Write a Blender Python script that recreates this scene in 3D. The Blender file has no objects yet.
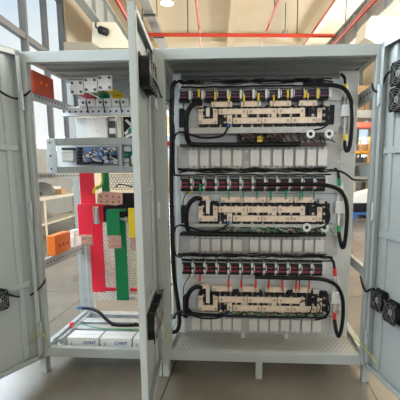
import bpy, math, random
import numpy as np
from mathutils import Vector, Matrix
random.seed(7)
S = bpy.context.scene
C = S.collection

# ------------------------------------------------------------------ camera
CAM = np.array([0.5599, -2.3617, 1.3022]); PITCH, YAW, ROLL, F = 0.15639, -0.06422, -0.00281, 396.77
CX, CY = 225.08, 235.11
cp, sp, cy_, sy_ = math.cos(PITCH), math.sin(PITCH), math.cos(YAW), math.sin(YAW)
fv = np.array([sy_*cp, cy_*cp, -sp]); r0 = np.array([cy_, -sy_, 0.]); u0 = np.cross(r0, fv)
rv = r0*math.cos(ROLL) + u0*math.sin(ROLL); uv = -r0*math.sin(ROLL) + u0*math.cos(ROLL)
cam = bpy.data.objects.new('camera', bpy.data.cameras.new('camera')); C.objects.link(cam)
cam.matrix_world = Matrix(((rv[0], uv[0], -fv[0], CAM[0]), (rv[1], uv[1], -fv[1], CAM[1]), (rv[2], uv[2], -fv[2], CAM[2]), (0, 0, 0, 1)))
cam.data.sensor_width = 36; cam.data.lens = F/400*36
cam.data.shift_x = -(CX-200)/400; cam.data.shift_y = (CY-200)/400
cam.data.clip_end = 300
S.camera = cam

# ------------------------------------------------------------------ world, lights, exposure
W = bpy.data.worlds.new('sky'); S.world = W; W.use_nodes = True
wn, wl = W.node_tree.nodes, W.node_tree.links
bg = wn['Background']
tc = wn.new('ShaderNodeTexCoord'); nz = wn.new('ShaderNodeTexNoise'); nz.inputs['Scale'].default_value = 3.0; nz.inputs['Detail'].default_value = 4
rp = wn.new('ShaderNodeValToRGB')
rp.color_ramp.elements[0].position = .38; rp.color_ramp.elements[0].color = (.60, .74, .90, 1)
rp.color_ramp.elements[1].position = .62; rp.color_ramp.elements[1].color = (.93, .95, .95, 1)
wl.new(tc.outputs['Generated'], nz.inputs['Vector']); wl.new(nz.outputs['Fac'], rp.inputs['Fac']); wl.new(rp.outputs['Color'], bg.inputs['Color'])
bg.inputs['Strength'].default_value = 1.15
S.view_settings.view_transform = 'Standard'; S.view_settings.look = 'None'; S.view_settings.gamma = 1
S.view_settings.use_curve_mapping = False; S.view_settings.exposure = 0.0
HA = 0.0896                                    # the hall stands turned this much against the cabinets
HR = np.array([math.cos(HA), math.sin(HA), 0]); HF = np.array([-math.sin(HA), math.cos(HA), 0])
def H(hx, hy, z):                              # hall coordinates to world
    p = np.array([CAM[0], CAM[1], 0]) + hx*HR + hy*HF; return Vector((p[0], p[1], z))
def area(name, hx, hy, z, rot, sx, sy, power, col):
    l = bpy.data.lights.new(name, 'AREA'); l.shape = 'RECTANGLE'; l.size = sx; l.size_y = sy; l.energy = power; l.color = col
    o = bpy.data.objects.new(name, l); C.objects.link(o); o.location = H(hx, hy, z); o.rotation_euler = rot
    return o
R = math.radians
area('daylight_windows_left', -4.9, 3.2, 4.9, (R(108), 0, R(-90)+HA), 10.4, 5.5, 1750, (.78, .90, 1))
area('ceiling_fill_right', 8.9, 10, 4.2, (R(136), 0, R(90)+HA), 18, 4, 3600, (1, .95, .86))  # added fill from the right, tilted up to brighten the ceiling
area('front_fill', 1.6, -7.8, 1.75, (R(90), 0, HA), 5, 3.2, 110, (.93, .96, 1))  # added fill from behind the viewer for cabinet fronts and interiors
area('ceiling_fill_end', 2, 35.8, 3.5, (R(-120), 0, HA), 13, 2.2, 1950, (1, .97, .92))  # added fill hidden behind the cabinets, brightens the far ceiling

# ------------------------------------------------------------------ helpers
class MB:
    def __init__(s, M=None): s.v = []; s.f = []; s.M = M
    def add(s, vs, fs):
        b = len(s.v)
        if s.M is not None: vs = [s.M @ Vector(p) for p in vs]
        s.v += [Vector(p) for p in vs]; s.f += [tuple(b+i for i in f) for f in fs]; return s
    def box(s, x0, x1, y0, y1, z0, z1, c=0):
        x0, x1 = sorted((x0, x1)); y0, y1 = sorted((y0, y1)); z0, z1 = sorted((z0, z1))
        return s.add([(x0,y0,z0),(x1,y0,z0),(x1,y1,z0),(x0,y1,z0),(x0,y0,z1),(x1,y0,z1),(x1,y1,z1),(x0,y1,z1)],
                     [(0,3,2,1),(4,5,6,7),(0,1,5,4),(1,2,6,5),(2,3,7,6),(3,0,4,7)])
    def prism(s, pts, d):                       # pts a planar loop, extruded by the vector d
        n = len(pts); pts = [Vector(p) for p in pts]; d = Vector(d)
        return s.add(pts+[p+d for p in pts], [tuple(range(n))[::-1], tuple(range(n, 2*n))]+[(i, (i+1) % n, n+(i+1) % n, n+i) for i in range(n)])
    def bar(s, a, b, w, h, up=(0,0,1)):          # rectangular bar from a to b
        a, b = Vector(a), Vector(b); t = (b-a).normalized(); up = Vector(up)
        if abs(t.dot(up)) > .98: up = Vector((0,1,0))
        sd = t.cross(up).normalized(); u = sd.cross(t)
        L = [a+sd*w/2+u*h/2, a-sd*w/2+u*h/2, a-sd*w/2-u*h/2, a+sd*w/2-u*h/2]
        return s.prism(L, b-a)
    def cyl(s, a, b, r, n=12, r2=None):
        a, b = Vector(a), Vector(b); t = (b-a).normalized(); r2 = r if r2 is None else r2
        up = Vector((0,0,1)) if abs(t.z) < .9 else Vector((1,0,0)); sd = t.cross(up).normalized(); u = sd.cross(t)
        vs = [a+(sd*math.cos(k*2*math.pi/n)+u*math.sin(k*2*math.pi/n))*r for k in range(n)]+[b+(sd*math.cos(k*2*math.pi/n)+u*math.sin(k*2*math.pi/n))*r2 for k in range(n)]
        return s.add(vs, [tuple(range(n))[::-1], tuple(range(n, 2*n))]+[(i, (i+1) % n, n+(i+1) % n, n+i) for i in range(n)])
    def tube(s, pts, r, n=8, sub=6):
        P = [Vector(p) for p in pts]
        Q = []
        for i in range(len(P)-1):
            p0 = P[max(i-1, 0)]; p1 = P[i]; p2 = P[i+1]; p3 = P[min(i+2, len(P)-1)]
            for k in range(sub):
                t = k/sub
                Q.append(.5*((2*p1)+(p2-p0)*t+(2*p0-5*p1+4*p2-p3)*t*t+(3*p1-p0-3*p2+p3)*t**3))
        Q.append(P[-1]); m = len(Q); vs = []; u = None
        for i, p in enumerate(Q):
            t = (Q[min(i+1, m-1)]-Q[max(i-1, 0)]).normalized()
            if u is None:
                u = t.cross(Vector((0,0,1)) if abs(t.z) < .9 else Vector((1,0,0))).normalized()
            u = (u-t*u.dot(t)).normalized(); w = t.cross(u)
            vs += [p+(u*math.cos(k*2*math.pi/n)+w*math.sin(k*2*math.pi/n))*r for k in range(n)]
        fs = [tuple(range(n))[::-1], tuple(range((m-1)*n, m*n))]
        for i in range(m-1):
            fs += [(i*n+k, i*n+(k+1) % n, (i+1)*n+(k+1) % n, (i+1)*n+k) for k in range(n)]
        return s.add(vs, fs)
    def ring(s, cx, cz, y0, y1, ro, ri, n=24, square=False):   # ring (or square with a round hole) in the local XZ plane
        def out(a):
            if not square: return ro*math.cos(a), ro*math.sin(a)
            c, d = math.cos(a), math.sin(a); k = ro/max(abs(c), abs(d)); return c*k, d*k
        vs = []
        for k in range(n):
            a = (k+.5)*2*math.pi/n; ox, oz = out(a)
            if square and n % 8 == 0: pass
            ix, iz = ri*math.cos(a), ri*math.sin(a)
            vs += [(cx+ox, y0, cz+oz), (cx+ix, y0, cz+iz), (cx+ix, y1, cz+iz), (cx+ox, y1, cz+oz)]
        fs = []
        for k in range(n):
            a, b = 4*k, 4*((k+1) % n)
            fs += [(a+j, b+j, b+(j+1) % 4, a+(j+1) % 4) for j in range(4)]
        return s.add(vs, fs)

ROOTS = {}
def tag(o, label=None, cat=None, group=None, kind=None):
    if label: o['label'] = label
    if cat: o['category'] = cat
    if group: o['group'] = group
    if kind: o['kind'] = kind
    return o
def thing(name, label, cat, loc=(0,0,0), rotz=0, group=None):
    o = bpy.data.objects.new(name, None); C.objects.link(o); o.location = loc; o.rotation_euler = (0, 0, rotz)
    o.empty_display_size = .05
    ROOTS[o] = Matrix.Translation(Vector(loc)) @ Matrix.Rotation(rotz, 4, 'Z')
    return tag(o, label, cat, group)
def build(mb, name, mat, parent=None, label=None, local=False, bevel=0, smooth=True):
    me = bpy.data.meshes.new(name); o = bpy.data.objects.new(name, me); C.objects.link(o)
    if parent is not None:
        Mx = ROOTS[parent]; ROOTS[o] = Mx; o.parent = parent
    else: Mx = None
    vs = mb.v
    if Mx is not None and not local:
        inv = Mx.inverted(); vs = [inv @ v for v in vs]
    if parent is None and vs and not local:      # put the origin at the base of the mesh
        n = len(vs); cx = sum(v.x for v in vs)/n; cyy = sum(v.y for v in vs)/n; cz = min(v.z for v in vs); off = Vector((cx, cyy, cz))
        vs = [v-off for v in vs]; o.location = off; ROOTS[o] = Matrix.Translation(off)
    me.from_pydata([tuple(v) for v in vs], [], mb.f); me.validate()
    import bmesh
    bm = bmesh.new(); bm.from_mesh(me); bmesh.ops.recalc_face_normals(bm, faces=bm.faces); bm.to_mesh(me); bm.free()
    if smooth:
        me.polygons.foreach_set('use_smooth', [True]*len(me.polygons)); me.set_sharp_from_angle(angle=R(35))
    me.materials.append(mat)
    if bevel:
        m = o.modifiers.new('bevel', 'BEVEL'); m.width = bevel; m.segments = 2; m.limit_method = 'ANGLE'
    if label: o['label'] = label
    return o
def solo(mb, name, mat, label, cat, group=None, bevel=0):
    return tag(build(mb, name, mat, bevel=bevel), label, cat, group)
def struct(mb, name, mat, bevel=0):
    return tag(build(mb, name, mat, bevel=bevel), kind='structure')
def dup(root, loc, label, group=None, rotz=None, name=None):
    r = root.copy(); C.objects.link(r); r.location = loc; ROOTS[r] = Matrix.Translation(Vector(loc))
    if rotz is not None: r.rotation_euler = (0, 0, rotz)
    tag(r, label, None, group)
    for ch in list(root.children):
        c = ch.copy(); C.objects.link(c); c.parent = r
        for g in ch.children:
            d = g.copy(); C.objects.link(d); d.parent = c
    return r
ORD = ['first', 'second', 'third', 'fourth', 'fifth', 'sixth', 'seventh', 'eighth', 'ninth', 'tenth', 'eleventh', 'twelfth', 'thirteenth', 'fourteenth']

# a point seen at (px, py) and lying on a given plane of the real place
def ray(px, py): return fv + rv*(px-CX)/F - uv*(py-CY)/F
def at(px, py, Y):
    d = ray(px, py); t = (Y-CAM[1])/d[1]; return Vector(CAM+t*d)
def atX(px, py, X):
    d = ray(px, py); t = (X-CAM[0])/d[0]; return Vector(CAM+t*d)
def atP(px, py, o, n):
    d = ray(px, py); o = np.array(o); n = np.array(n); t = ((o-CAM)@n)/(d@n); return Vector(CAM+t*d)
def hp(px, py, hx=None, hy=None, z=None):
    d = ray(px, py); a, b, c = d@HR, d@HF, d[2]
    t = hx/a if hx is not None else hy/b if hy is not None else (z-CAM[2])/c
    return t*a, t*b, CAM[2]+t*c
def ux(px, py, Y): return at(px, py, Y).x
def uz(py, Y, px=258): return at(px, py, Y).z
def cp3(px, py, Y): return Vector((ux(px, py, Y), Y, uz(py, Y)))       # cabinet point, rows kept level
def lp3(px, py, Y): return at(px, py, Y)

# ------------------------------------------------------------------ materials
def mat(name, col, rough=.5, metal=0, noise=0, nscale=20, bump=0, spec=.5, col2=None):
    m = bpy.data.materials.new(name); m.use_nodes = True; n, l = m.node_tree.nodes, m.node_tree.links
    b = n['Principled BSDF']; b.inputs['Base Color'].default_value = (*col, 1); b.inputs['Roughness'].default_value = rough
    b.inputs['Metallic'].default_value = metal; b.inputs['Specular IOR Level'].default_value = spec
    if noise or bump or col2:
        t = n.new('ShaderNodeTexCoord'); z = n.new('ShaderNodeTexNoise'); z.inputs['Scale'].default_value = nscale; z.inputs['Detail'].default_value = 5
        l.new(t.outputs['Object'], z.inputs['Vector'])
        if noise or col2:
            r = n.new('ShaderNodeValToRGB'); r.color_ramp.elements[0].position = .3; r.color_ramp.elements[1].position = .7
            c2 = col2 or tuple(min(1, c*(1+noise)) for c in col)
            c1 = col if col2 else tuple(c*(1-noise) for c in col)
            r.color_ramp.elements[0].color = (*c1, 1); r.color_ramp.elements[1].color = (*c2, 1)
            l.new(z.outputs['Fac'], r.inputs['Fac']); l.new(r.outputs['Color'], b.inputs['Base Color'])
        if bump:
            q = n.new('ShaderNodeBump'); q.inputs['Strength'].default_value = bump; q.inputs['Distance'].default_value = .01
            l.new(z.outputs['Fac'], q.inputs['Height']); l.new(q.outputs['Normal'], b.inputs['Normal'])
    return m
def emit(name, col, s):
    m = mat(name, col); b = m.node_tree.nodes['Principled BSDF']
    b.inputs['Emission Color'].default_value = (*col, 1); b.inputs['Emission Strength'].default_value = s; return m
def perforated(name, col, sx, sz, rad, axes='xz', rough=.45):
    m = mat(name, col, rough, .2); n, l = m.node_tree.nodes, m.node_tree.links
    out = n['Material Output']; b = n['Principled BSDF']; t = n.new('ShaderNodeTexCoord'); s = n.new('ShaderNodeSeparateXYZ'); l.new(t.outputs['Object'], s.inputs[0])
    def mt(op, a, c=None, d=None):
        k = n.new('ShaderNodeMath'); k.operation = op
        for i, w in enumerate((a, c, d)):
            if w is None: continue
            if isinstance(w, (int, float)): k.inputs[i].default_value = w
            else: l.new(w, k.inputs[i])
        return k.outputs[0]
    A = s.outputs[axes[0].upper()]; B = s.outputs[axes[1].upper()]
    v = mt('DIVIDE', B, sz); row = mt('FLOOR', v); odd = mt('MULTIPLY', mt('FLOORED_MODULO', row, 2.0), .5)
    u = mt('ADD', mt('DIVIDE', A, sx), odd)
    du = mt('MULTIPLY', mt('SUBTRACT', mt('FRACT', u), .5), sx); dv = mt('MULTIPLY', mt('SUBTRACT', mt('FRACT', v), .5), sz)
    d = mt('SQRT', mt('ADD', mt('MULTIPLY', du, du), mt('MULTIPLY', dv, dv)))
    hole = mt('LESS_THAN', d, rad)
    tr = n.new('ShaderNodeBsdfTransparent'); mx = n.new('ShaderNodeMixShader'); l.new(hole, mx.inputs[0]); l.new(b.outputs[0], mx.inputs[1]); l.new(tr.outputs[0], mx.inputs[2])
    l.new(mx.outputs[0], out.inputs['Surface']); return m
def glass(name):
    m = bpy.data.materials.new(name); m.use_nodes = True; n, l = m.node_tree.nodes, m.node_tree.links
    n.remove(n['Principled BSDF']); t = n.new('ShaderNodeBsdfTransparent'); t.inputs[0].default_value = (.93, .96, .97, 1)
    g = n.new('ShaderNodeBsdfGlossy'); g.inputs['Roughness'].default_value = .05; x = n.new('ShaderNodeMixShader'); x.inputs[0].default_value = .06
    l.new(t.outputs[0], x.inputs[1]); l.new(g.outputs[0], x.inputs[2]); l.new(x.outputs[0], n['Material Output'].inputs['Surface']); return m

M = {}
M['cab'] = mat('cabinet_grey_paint', (.40, .425, .415), .42, noise=.04, nscale=4)
M['door'] = mat('door_grey_paint', (.46, .49, .48), .38, noise=.03, nscale=3)
M['plate2'] = mat('dull_steel', (.46, .46, .45), .5, .25, noise=.1, nscale=12)
M['barbolt'] = mat('bar_bolt', (.42, .36, .30), .4, .5)
M['plate'] = mat('galvanised_plate', (.62, .64, .64), .45, .1, noise=.07, nscale=9)
M['crate'] = mat('crate_grey_steel', (.27, .285, .28), .5, .2, noise=.06)
M['zinc'] = mat('zinc_steel', (.55, .58, .60), .35, .6, noise=.12, nscale=15)
M['alu'] = mat('aluminium', (.74, .70, .66), .4, .2, noise=.05, nscale=30)
M['tin'] = mat('tinned_copper', (.76, .61, .48), .42, .15, noise=.08, nscale=25)
M['bolt'] = mat('bolt_steel', (.55, .54, .52), .35, .8)
M['blk'] = mat('black_plastic', (.010, .010, .012), .45, spec=.25)
M['cable'] = mat('black_cable', (.008, .008, .009), .42, spec=.2)
M['contact'] = mat('dark_housing', (.010, .009, .013), .45, spec=.25)
M['purple'] = mat('purple_label', (.16, .03, .11), .5)
M['redlab'] = mat('red_label', (.30, .02, .05), .5)
M['white'] = mat('white_plastic', (.78, .78, .76), .4)
M['offw'] = mat('off_white_plastic', (.60, .60, .56), .5)
M['yel'] = mat('yellow_sleeve', (.85, .62, .02), .4)
M['grn'] = mat('green_sleeve', (.01, .33, .12), .4)
M['red'] = mat('red_sleeve', (.75, .03, .03), .4)
M['blue'] = mat('blue_tape', (.03, .15, .42), .4)
M['busred'] = mat('red_insulation', (.80, .022, .055), .38)
M['busgrn'] = mat('green_insulation', (.0, .21, .075), .35)
M['busyel'] = mat('yellow_insulation', (.86, .62, .02), .38)
M['copper'] = mat('bare_copper_pink', (.66, .36, .30), .4, .4, noise=.12, nscale=40)
M['gpo'] = mat('red_insulating_board', (.58, .09, .04), .5)
M['orange'] = mat('orange_insulator', (.85, .19, .02), .4)
M['carton'] = mat('white_carton', (.80, .80, .80), .5)
M['ink'] = mat('blue_ink', (.01, .05, .35), .5)
M['darkred'] = mat('dark_red_heat_shrink', (.07, .012, .012), .4)
M['perf'] = perforated('perforated_tray', (.50, .51, .49), .030, .026, .0085, 'xy')
M['perfv'] = perforated('perforated_sheet', (.62, .64, .62), .020, .017, .0068, 'xz')
M['pcb'] = mat('circuit_board', (.20, .22, .30), .5, noise=.4, nscale=60)
M['pcbg'] = mat('green_circuit_board', (.06, .28, .20), .5)
M['chipb'] = mat('blue_component', (.12, .30, .62), .4)
M['fanlab'] = mat('fan_hub_silver', (.55, .57, .58), .35, .5)
M['brown'] = mat('brown_wire', (.20, .09, .05), .5)
M['gndw'] = mat('yellow_green_wire', (.50, .55, .06), .4)
M['ceil'] = mat('ceiling_plaster', (.88, .79, .60), .9, noise=.05, nscale=.6)
M['wall'] = mat('wall_plaster', (.78, .69, .54), .9, noise=.05, nscale=.8)
M['walllow'] = mat('grey_painted_wall', (.30, .31, .30), .8, noise=.08, nscale=1)
M['pipe'] = mat('red_pipe_paint', (.62, .055, .03), .4)
M['beam'] = mat('steel_beam_grey', (.36, .38, .36), .5, noise=.08, nscale=2)
M['mull'] = mat('window_frame_grey', (.20, .20, .20), .5)
M['dark'] = mat('dark_steel', (.07, .075, .08), .5)
M['bench'] = mat('cream_bench_paint', (.60, .56, .47), .5, noise=.05)
M['cloth'] = mat('grey_cloth', (.25, .24, .23), .9, noise=.3, nscale=30, bump=.4)
M['rackor'] = mat('rack_orange', (.75, .32, .03), .4)
M['wood'] = mat('wood_brown', (.42, .25, .12), .6, noise=.15, nscale=8)
M['palb'] = mat('pallet_blue', (.02, .12, .40), .5)
M['glass'] = glass('window_glass')
M['lamp'] = emit('lamp_white', (1, .97, .9), 3.0)

# floor: polished concrete slabs with saw-cut joints
def floor_mat():
    m = bpy.data.materials.new('polished_concrete'); m.use_nodes = True; n, l = m.node_tree.nodes, m.node_tree.links
    b = n['Principled BSDF']; t = n.new('ShaderNodeTexCoord')
    z = n.new('ShaderNodeTexNoise'); z.inputs['Scale'].default_value = .9; z.inputs['Detail'].default_value = 8; z.inputs['Roughness'].default_value = .62
    l.new(t.outputs['Object'], z.inputs['Vector'])
    r = n.new('ShaderNodeValToRGB'); r.color_ramp.elements[0].position = .32; r.color_ramp.elements[0].color = (.125, .108, .088, 1)
    r.color_ramp.elements[1].position = .72; r.color_ramp.elements[1].color = (.225, .20, .165, 1)
    l.new(z.outputs['Fac'], r.inputs['Fac'])
    br = n.new('ShaderNodeTexBrick'); br.offset = 0; br.inputs['Scale'].default_value = 1; br.inputs['Brick Width'].default_value = 1.25; br.inputs['Row Height'].default_value = 1.25
    br.inputs['Mortar Size'].default_value = .006; br.inputs['Mortar Smooth'].default_value = .2
    br.inputs['Color1'].default_value = (1, 1, 1, 1); br.inputs['Color2'].default_value = (.93, .92, .9, 1); br.inputs['Mortar'].default_value = (.35, .33, .3, 1)
    l.new(t.outputs['Object'], br.inputs['Vector'])
    mx = n.new('ShaderNodeMix'); mx.data_type = 'RGBA'; mx.blend_type = 'MULTIPLY'; mx.inputs[0].default_value = 1
    l.new(r.outputs['Color'], mx.inputs[6]); l.new(br.outputs['Color'], mx.inputs[7]); l.new(mx.outputs[2], b.inputs['Base Color'])
    z2 = n.new('ShaderNodeTexNoise'); z2.inputs['Scale'].default_value = 5; l.new(t.outputs['Object'], z2.inputs['Vector'])
    mr = n.new('ShaderNodeMapRange'); mr.inputs[3].default_value = .12; mr.inputs[4].default_value = .30; l.new(z2.outputs['Fac'], mr.inputs[0]); l.new(mr.outputs[0], b.inputs['Roughness'])
    return m
M['floor'] = floor_mat()

# ================================================================== the hall
HM = Matrix(((HR[0], HF[0], 0, CAM[0]), (HR[1], HF[1], 0, CAM[1]), (0, 0, 1, 0), (0, 0, 0, 1)))   # hall box maker
def hb(): return MB(HM)
HL, HRT, HY0, HY1, HZ = -5.0, 9.0, -8.0, 36.0, 8.6
struct(hb().box(-7, 11, HY0, HY1, -.15, 0), 'floor', M['floor'])
cb = hb().box(-5.4, 9.4, HY0, HY1, HZ, HZ+.2)
struct(cb, 'ceiling', M['ceil'])
n = 0
for hx in (-2.9, .85, 4.9):
    n += 1; struct(hb().box(hx-.16, hx+.16, HY0, HY1, HZ-.62, HZ+.02), 'trim_%d' % n, M['ceil'])
for hy in (4, 10.5, 16.9, 23, 29.5):
    n += 1; struct(hb().box(-5, 9, hy-.12, hy+.12, HZ-.3, HZ+.02), 'trim_%d' % n, M['ceil'])
# left wall: sill, window band, then a plastered pier
struct(hb().box(-5.25, -5, HY0, 14.45, 0, 1.9), 'wall_left', M['walllow'])
struct(hb().box(-5.25, -5, 14.5, HY1, 0, HZ), 'wall_left_far', M['wall'])
struct(hb().box(-5.25, -5, HY0, 14.45, HZ-.4, HZ), 'wall_left_top', M['wall'])
wf = hb(); 
mull = [(-.4, .09), (1.3, .07), (3, .07), (4.7, .07), (6.3, .09), (7.5, .07), (8.75, .07), (9.95, .08), (11.55, .12), (12.95, .08), (14.35, .14)]
for hy, w in mull: wf.box(-5.2, -5.02, hy-w/2, hy+w/2, 1.9, HZ-.4)
for z, w in ((1.95, .12), (4.93, .16), (6.9, .08), (HZ-.45, .1)): wf.box(-5.18, -5.04, HY0, 14.42, z-w/2, z+w/2)
w1 = struct(wf, 'window_1', M['mull'])
build(hb().box(-5.115, -5.105, HY0, 14.4, 1.95, HZ-.42), 'glass_pane', M['glass'], w1)
# right wall with its own windows
struct(hb().box(9, 9.25, HY0, HY1, 0, 2.2), 'wall_right', M['wall'])
struct(hb().box(9, 9.25, HY0, HY1, 6.2, HZ), 'wall_right_top', M['wall'])
wf = hb()
for k in range(23): wf.box(9.03, 9.2, HY0+.1+k*1.98-.06, HY0+.1+k*1.98+.06, 2.2, 6.2)
wf.box(9.05, 9.18, HY0, HY1, 4.1, 4.24)
w2 = struct(wf, 'window_2', M['mull'])
build(hb().box(9.11, 9.12, HY0, HY1, 2.2, 6.2), 'glass_pane', M['glass'], w2)
# unseen wall behind the viewer, added to cut sky light; gate opening sized for it
struct(hb().box(-5, -2.4, HY0-.25, HY0, 0, HZ), 'wall_front_left', M['wall'])
struct(hb().box(4, 9, HY0-.25, HY0, 0, HZ), 'wall_front_right', M['wall'])
struct(hb().box(-2.4, 4, HY0-.25, HY0, 3.4, HZ), 'wall_front_top', M['wall'])
# end wall with a window band
struct(hb().box(-5, 9, HY1, HY1+.25, 0, 2.4), 'wall_back', M['wall'])
struct(hb().box(-5, 9, HY1, HY1+.25, 4.6, HZ), 'wall_back_top', M['wall'])
wf = hb()
for k in range(13): wf.box(-5+k*1.16, -5+k*1.16+.12, HY1+.04, HY1+.2, 2.4, 4.6)
wf.box(-5, 9, HY1+.05, HY1+.18, 3.45, 3.55)
w3 = struct(wf, 'window_3', M['mull'])
build(hb().box(-5, 9, HY1+.1, HY1+.11, 2.4, 4.6), 'glass_pane', M['glass'], w3)

# crane runway beams on corbels
def runway(hx, z, label, side):
    rw = thing('crane_runway_beam', label, 'crane beam', H(hx, 2, z-.35), HA)
    build(hb().box(hx-.13, hx+.13, 1, 34, z-.03, z+.03).box(hx-.13, hx+.13, 1, 34, z-.94, z-.90).box(hx-.012, hx+.012, 1, 34, z-.90, z-.03), 'girder', M['beam'], rw)
    for k in range(24):
        y = 2+k*1.32
        build(hb().box(hx-.12, hx+.12, y-.02, y+.02, z-.90, z-.03), 'stiffener', M['beam'], rw)
    build(hb().box(hx-.04, hx+.04, 1, 34, z+.03, z+.12), 'rail', M['dark'], rw)
    return rw
runway(-3.55, 6.75, 'grey steel crane runway beam along the left window wall', -1)
runway(5.15, 6.95, 'grey steel crane runway beam with stiffeners high on the right', 1)
# long flat box girder beside the left runway
def corbel(poly, hy, label, arm):
    mb = hb().prism([(x, hy, z) for x, z in poly], (0, arm[3]-hy, 0)).box(*arm)
    return solo(mb, 'concrete_corbel', M['wall'], label, 'corbel')
corbel([(-3.62, 5.12), (-3.55, 5.69), (-2.9, 5.69), (-2.78, 5.28), (-2.55, 4.97), (-3.38, 4.97)], 12.6, 'cream concrete corbel box under the left crane beam', (-4.99, -3.6, 14.15, 14.49, 5.1, 5.6))
corbel([(4.33, 5.12), (4.36, 5.50), (4.5, 5.69), (6.6, 5.69), (6.6, 4.9), (4.75, 4.9)], 12, 'cream concrete corbel box under the right crane beam', (6.2, 9.0, 12.4, 12.8, 5.0, 5.5))
solo(hb().box(6.0, 6.6, 12.1, 12.9, 0, 4.895), 'concrete_column', M['wall'], 'cream concrete column carrying the right crane corbel', 'column')
# wall hook lamp under the corbel
t = thing('wall_camera', 'small black camera on a bent arm on the left corbel', 'camera', H(-3.6, 12.4, 5.3), HA)
a0 = Vector(hp(96, 22, hy=12.45)); a1 = Vector(hp(96, 27, hy=12.45)); a2 = Vector(hp(103, 31, hy=12.45))
build(hb().tube([a0, a1, a2], .03), 'arm', M['dark'], t)
build(hb().cyl(a2+Vector((-.06, -.1, 0)), a2+Vector((.08, .1, 0)), .11), 'housing', M['blk'], t)
# sprinkler pipes
def pipe(a, b, r, label, group=None, hangers=()):
    t = thing('sprinkler_pipe', label, 'pipe', H(*a), HA, group)
    build(hb().cyl(a, b, r), 'tube', M['pipe'], t)
    for q in hangers:
        build(hb().cyl(q, (q[0], q[1], HZ), .025, 6), 'hanger_rod', M['dark'], t)
    return t
py0 = 17.6
pipe((-4.9, py0, 6.95), (8.9, py0, 6.95), .075, 'red sprinkler main pipe running across the hall', None, [(hp(x, 34, hy=py0)[0], py0, 6.95) for x in (188, 297, 143, 345)])
for px, lab in ((196, 'left of centre'), (278, 'right of centre'), (335, 'nearest the right crane beam'), (117, 'nearest the left crane beam')):
    h0 = hp(px, 0, z=7.1)
    pipe((h0[0], 2, 7.1), (h0[0], 34, 7.1), .04 if px != 117 else .075, 'thin red sprinkler branch pipe under the ceiling, '+lab if px != 117 else 'thick red pipe running lengthwise beside the left crane beam', None,
         [(h0[0], y, 7.1) for y in ((15.3,) if px in (278,) else (25,))])
pipe((4.85, 2, 6.42), (4.85, 34, 6.42), .07, 'thick red pipe beside the right crane beam')
# cable tray with lamps seen above the middle door
t = thing('lamp_tray', 'grey hanging lamp tray running lengthwise above the middle door', 'light fitting', H(-2.35, 10, 7.1), HA)
build(hb().box(-2.55, -2.2, 8, 30, 7.1, 7.16).box(-2.55, -2.53, 8, 30, 7.16, 7.3).box(-2.22, -2.2, 8, 30, 7.16, 7.3), 'tray', M['beam'], t)
for y in (11, 13.4, 15.8, 18.2, 20.6, 23): build(hb().box(-2.6, -2.15, y, y+.08, 7.02, 7.1), 'bracket', M['dark'], t)
for y in (12, 18, 25): build(hb().cyl((-2.38, y, 7.3), (-2.38, y, HZ), .02, 6), 'hanger_rod', M['dark'], t)
# high bay lamps
def bay(hx, hy, z, label, m='lamp'):
    t = thing('high_bay_lamp', label, 'lamp', H(hx, hy, z), HA)
    build(hb().cyl((hx, hy, z), (hx, hy, z+.28), .26, 20, .1), 'lamp_shade', M['beam'], t)
    build(hb().cyl((hx, hy, z-.02), (hx, hy, z), .24, 20), 'lens', M[m], t)
    build(hb().cyl((hx, hy, z+.28), (hx, hy, HZ), .02, 6), 'hanger_rod', M['dark'], t)
q = hp(167, 3, z=7.4); bay(q[0], q[1], 7.4, 'round white hanging lamp just above the middle door')
q = hp(285, 37, z=7.2); bay(q[0], q[1], 7.2, 'small round hanging lamp below the red cross pipe', 'offw')

# work bench by the left wall
t = thing('work_bench', 'cream steel work bench with a lower shelf by the left windows', 'bench', H(-4.2, 8, 0), HA)
b0, b1, bx0, bx1 = 6.4, 10.4, -4.75, -3.55
build(hb().box(bx0, bx1, b0, b1, .74, .80), 'bench_top', M['bench'], t)
build(hb().box(bx0, bx1, b0, b1, .22, .26), 'lower_shelf', M['bench'], t)
for x in (bx0+.06, bx1-.06):
    for y in (b0+.06, b1-.06, 8.4): build(hb().box(x-.05, x+.05, y-.05, y+.05, 0, .95 if x > -4 and y > 9 else .74), 'leg', M['bench'], t)
def lump(name, hx, hy, z, w, m, label, cat, hgt=.16):
    mb = hb(); N, K = 12, 6; vs = []; fs = []
    for i in range(K):
        for k in range(N):
            a = k*2*math.pi/N; rr = w*math.cos(i/(K-1)*math.pi/2*.98)*(1+random.uniform(-.15, .15))
            vs.append((hx+rr*math.cos(a), hy+rr*math.sin(a)*1.3, z+hgt*math.sin(i/(K-1)*math.pi/2)*(1+random.uniform(-.12, .12)*(i > 0))))
    for i in range(K-1): fs += [(i*N+k, i*N+(k+1) % N, (i+1)*N+(k+1) % N, (i+1)*N+k) for k in range(N)]
    fs += [tuple(range(N))[::-1], tuple(range((K-1)*N, K*N))]
    return solo(mb.add(vs, fs), name, m, label, cat)
lump('cloth_bundle', -3.95, 8.3, .80, .32, M['cloth'], 'crumpled grey cloth heap on the cream work bench', 'cloth', .24)
lump('dark_bag', -3.95, 9.2, .80, .28, M['dark'], 'dark soft bag lying on the work bench behind the cloth', 'bag', .28)
solo(hb().box(-4.4, -3.85, 9.6, 10.1, .80, .98), 'parts_tray', M['offw'], 'pale parts tray at the far end of the work bench', 'tray', bevel=.01)
solo(hb().box(-4.3, -3.7, 7.5, 8.2, .26, .34), 'flat_carton', M['carton'], 'flat white carton lying on the lower shelf of the bench', 'box', bevel=.005)
solo(hb().box(-4.1, -3.75, 6.9, 7.2, .26, .42), 'brown_block', M['wood'], 'small brown wooden block at the near end of the lower shelf', 'block', bevel=.008)
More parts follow.
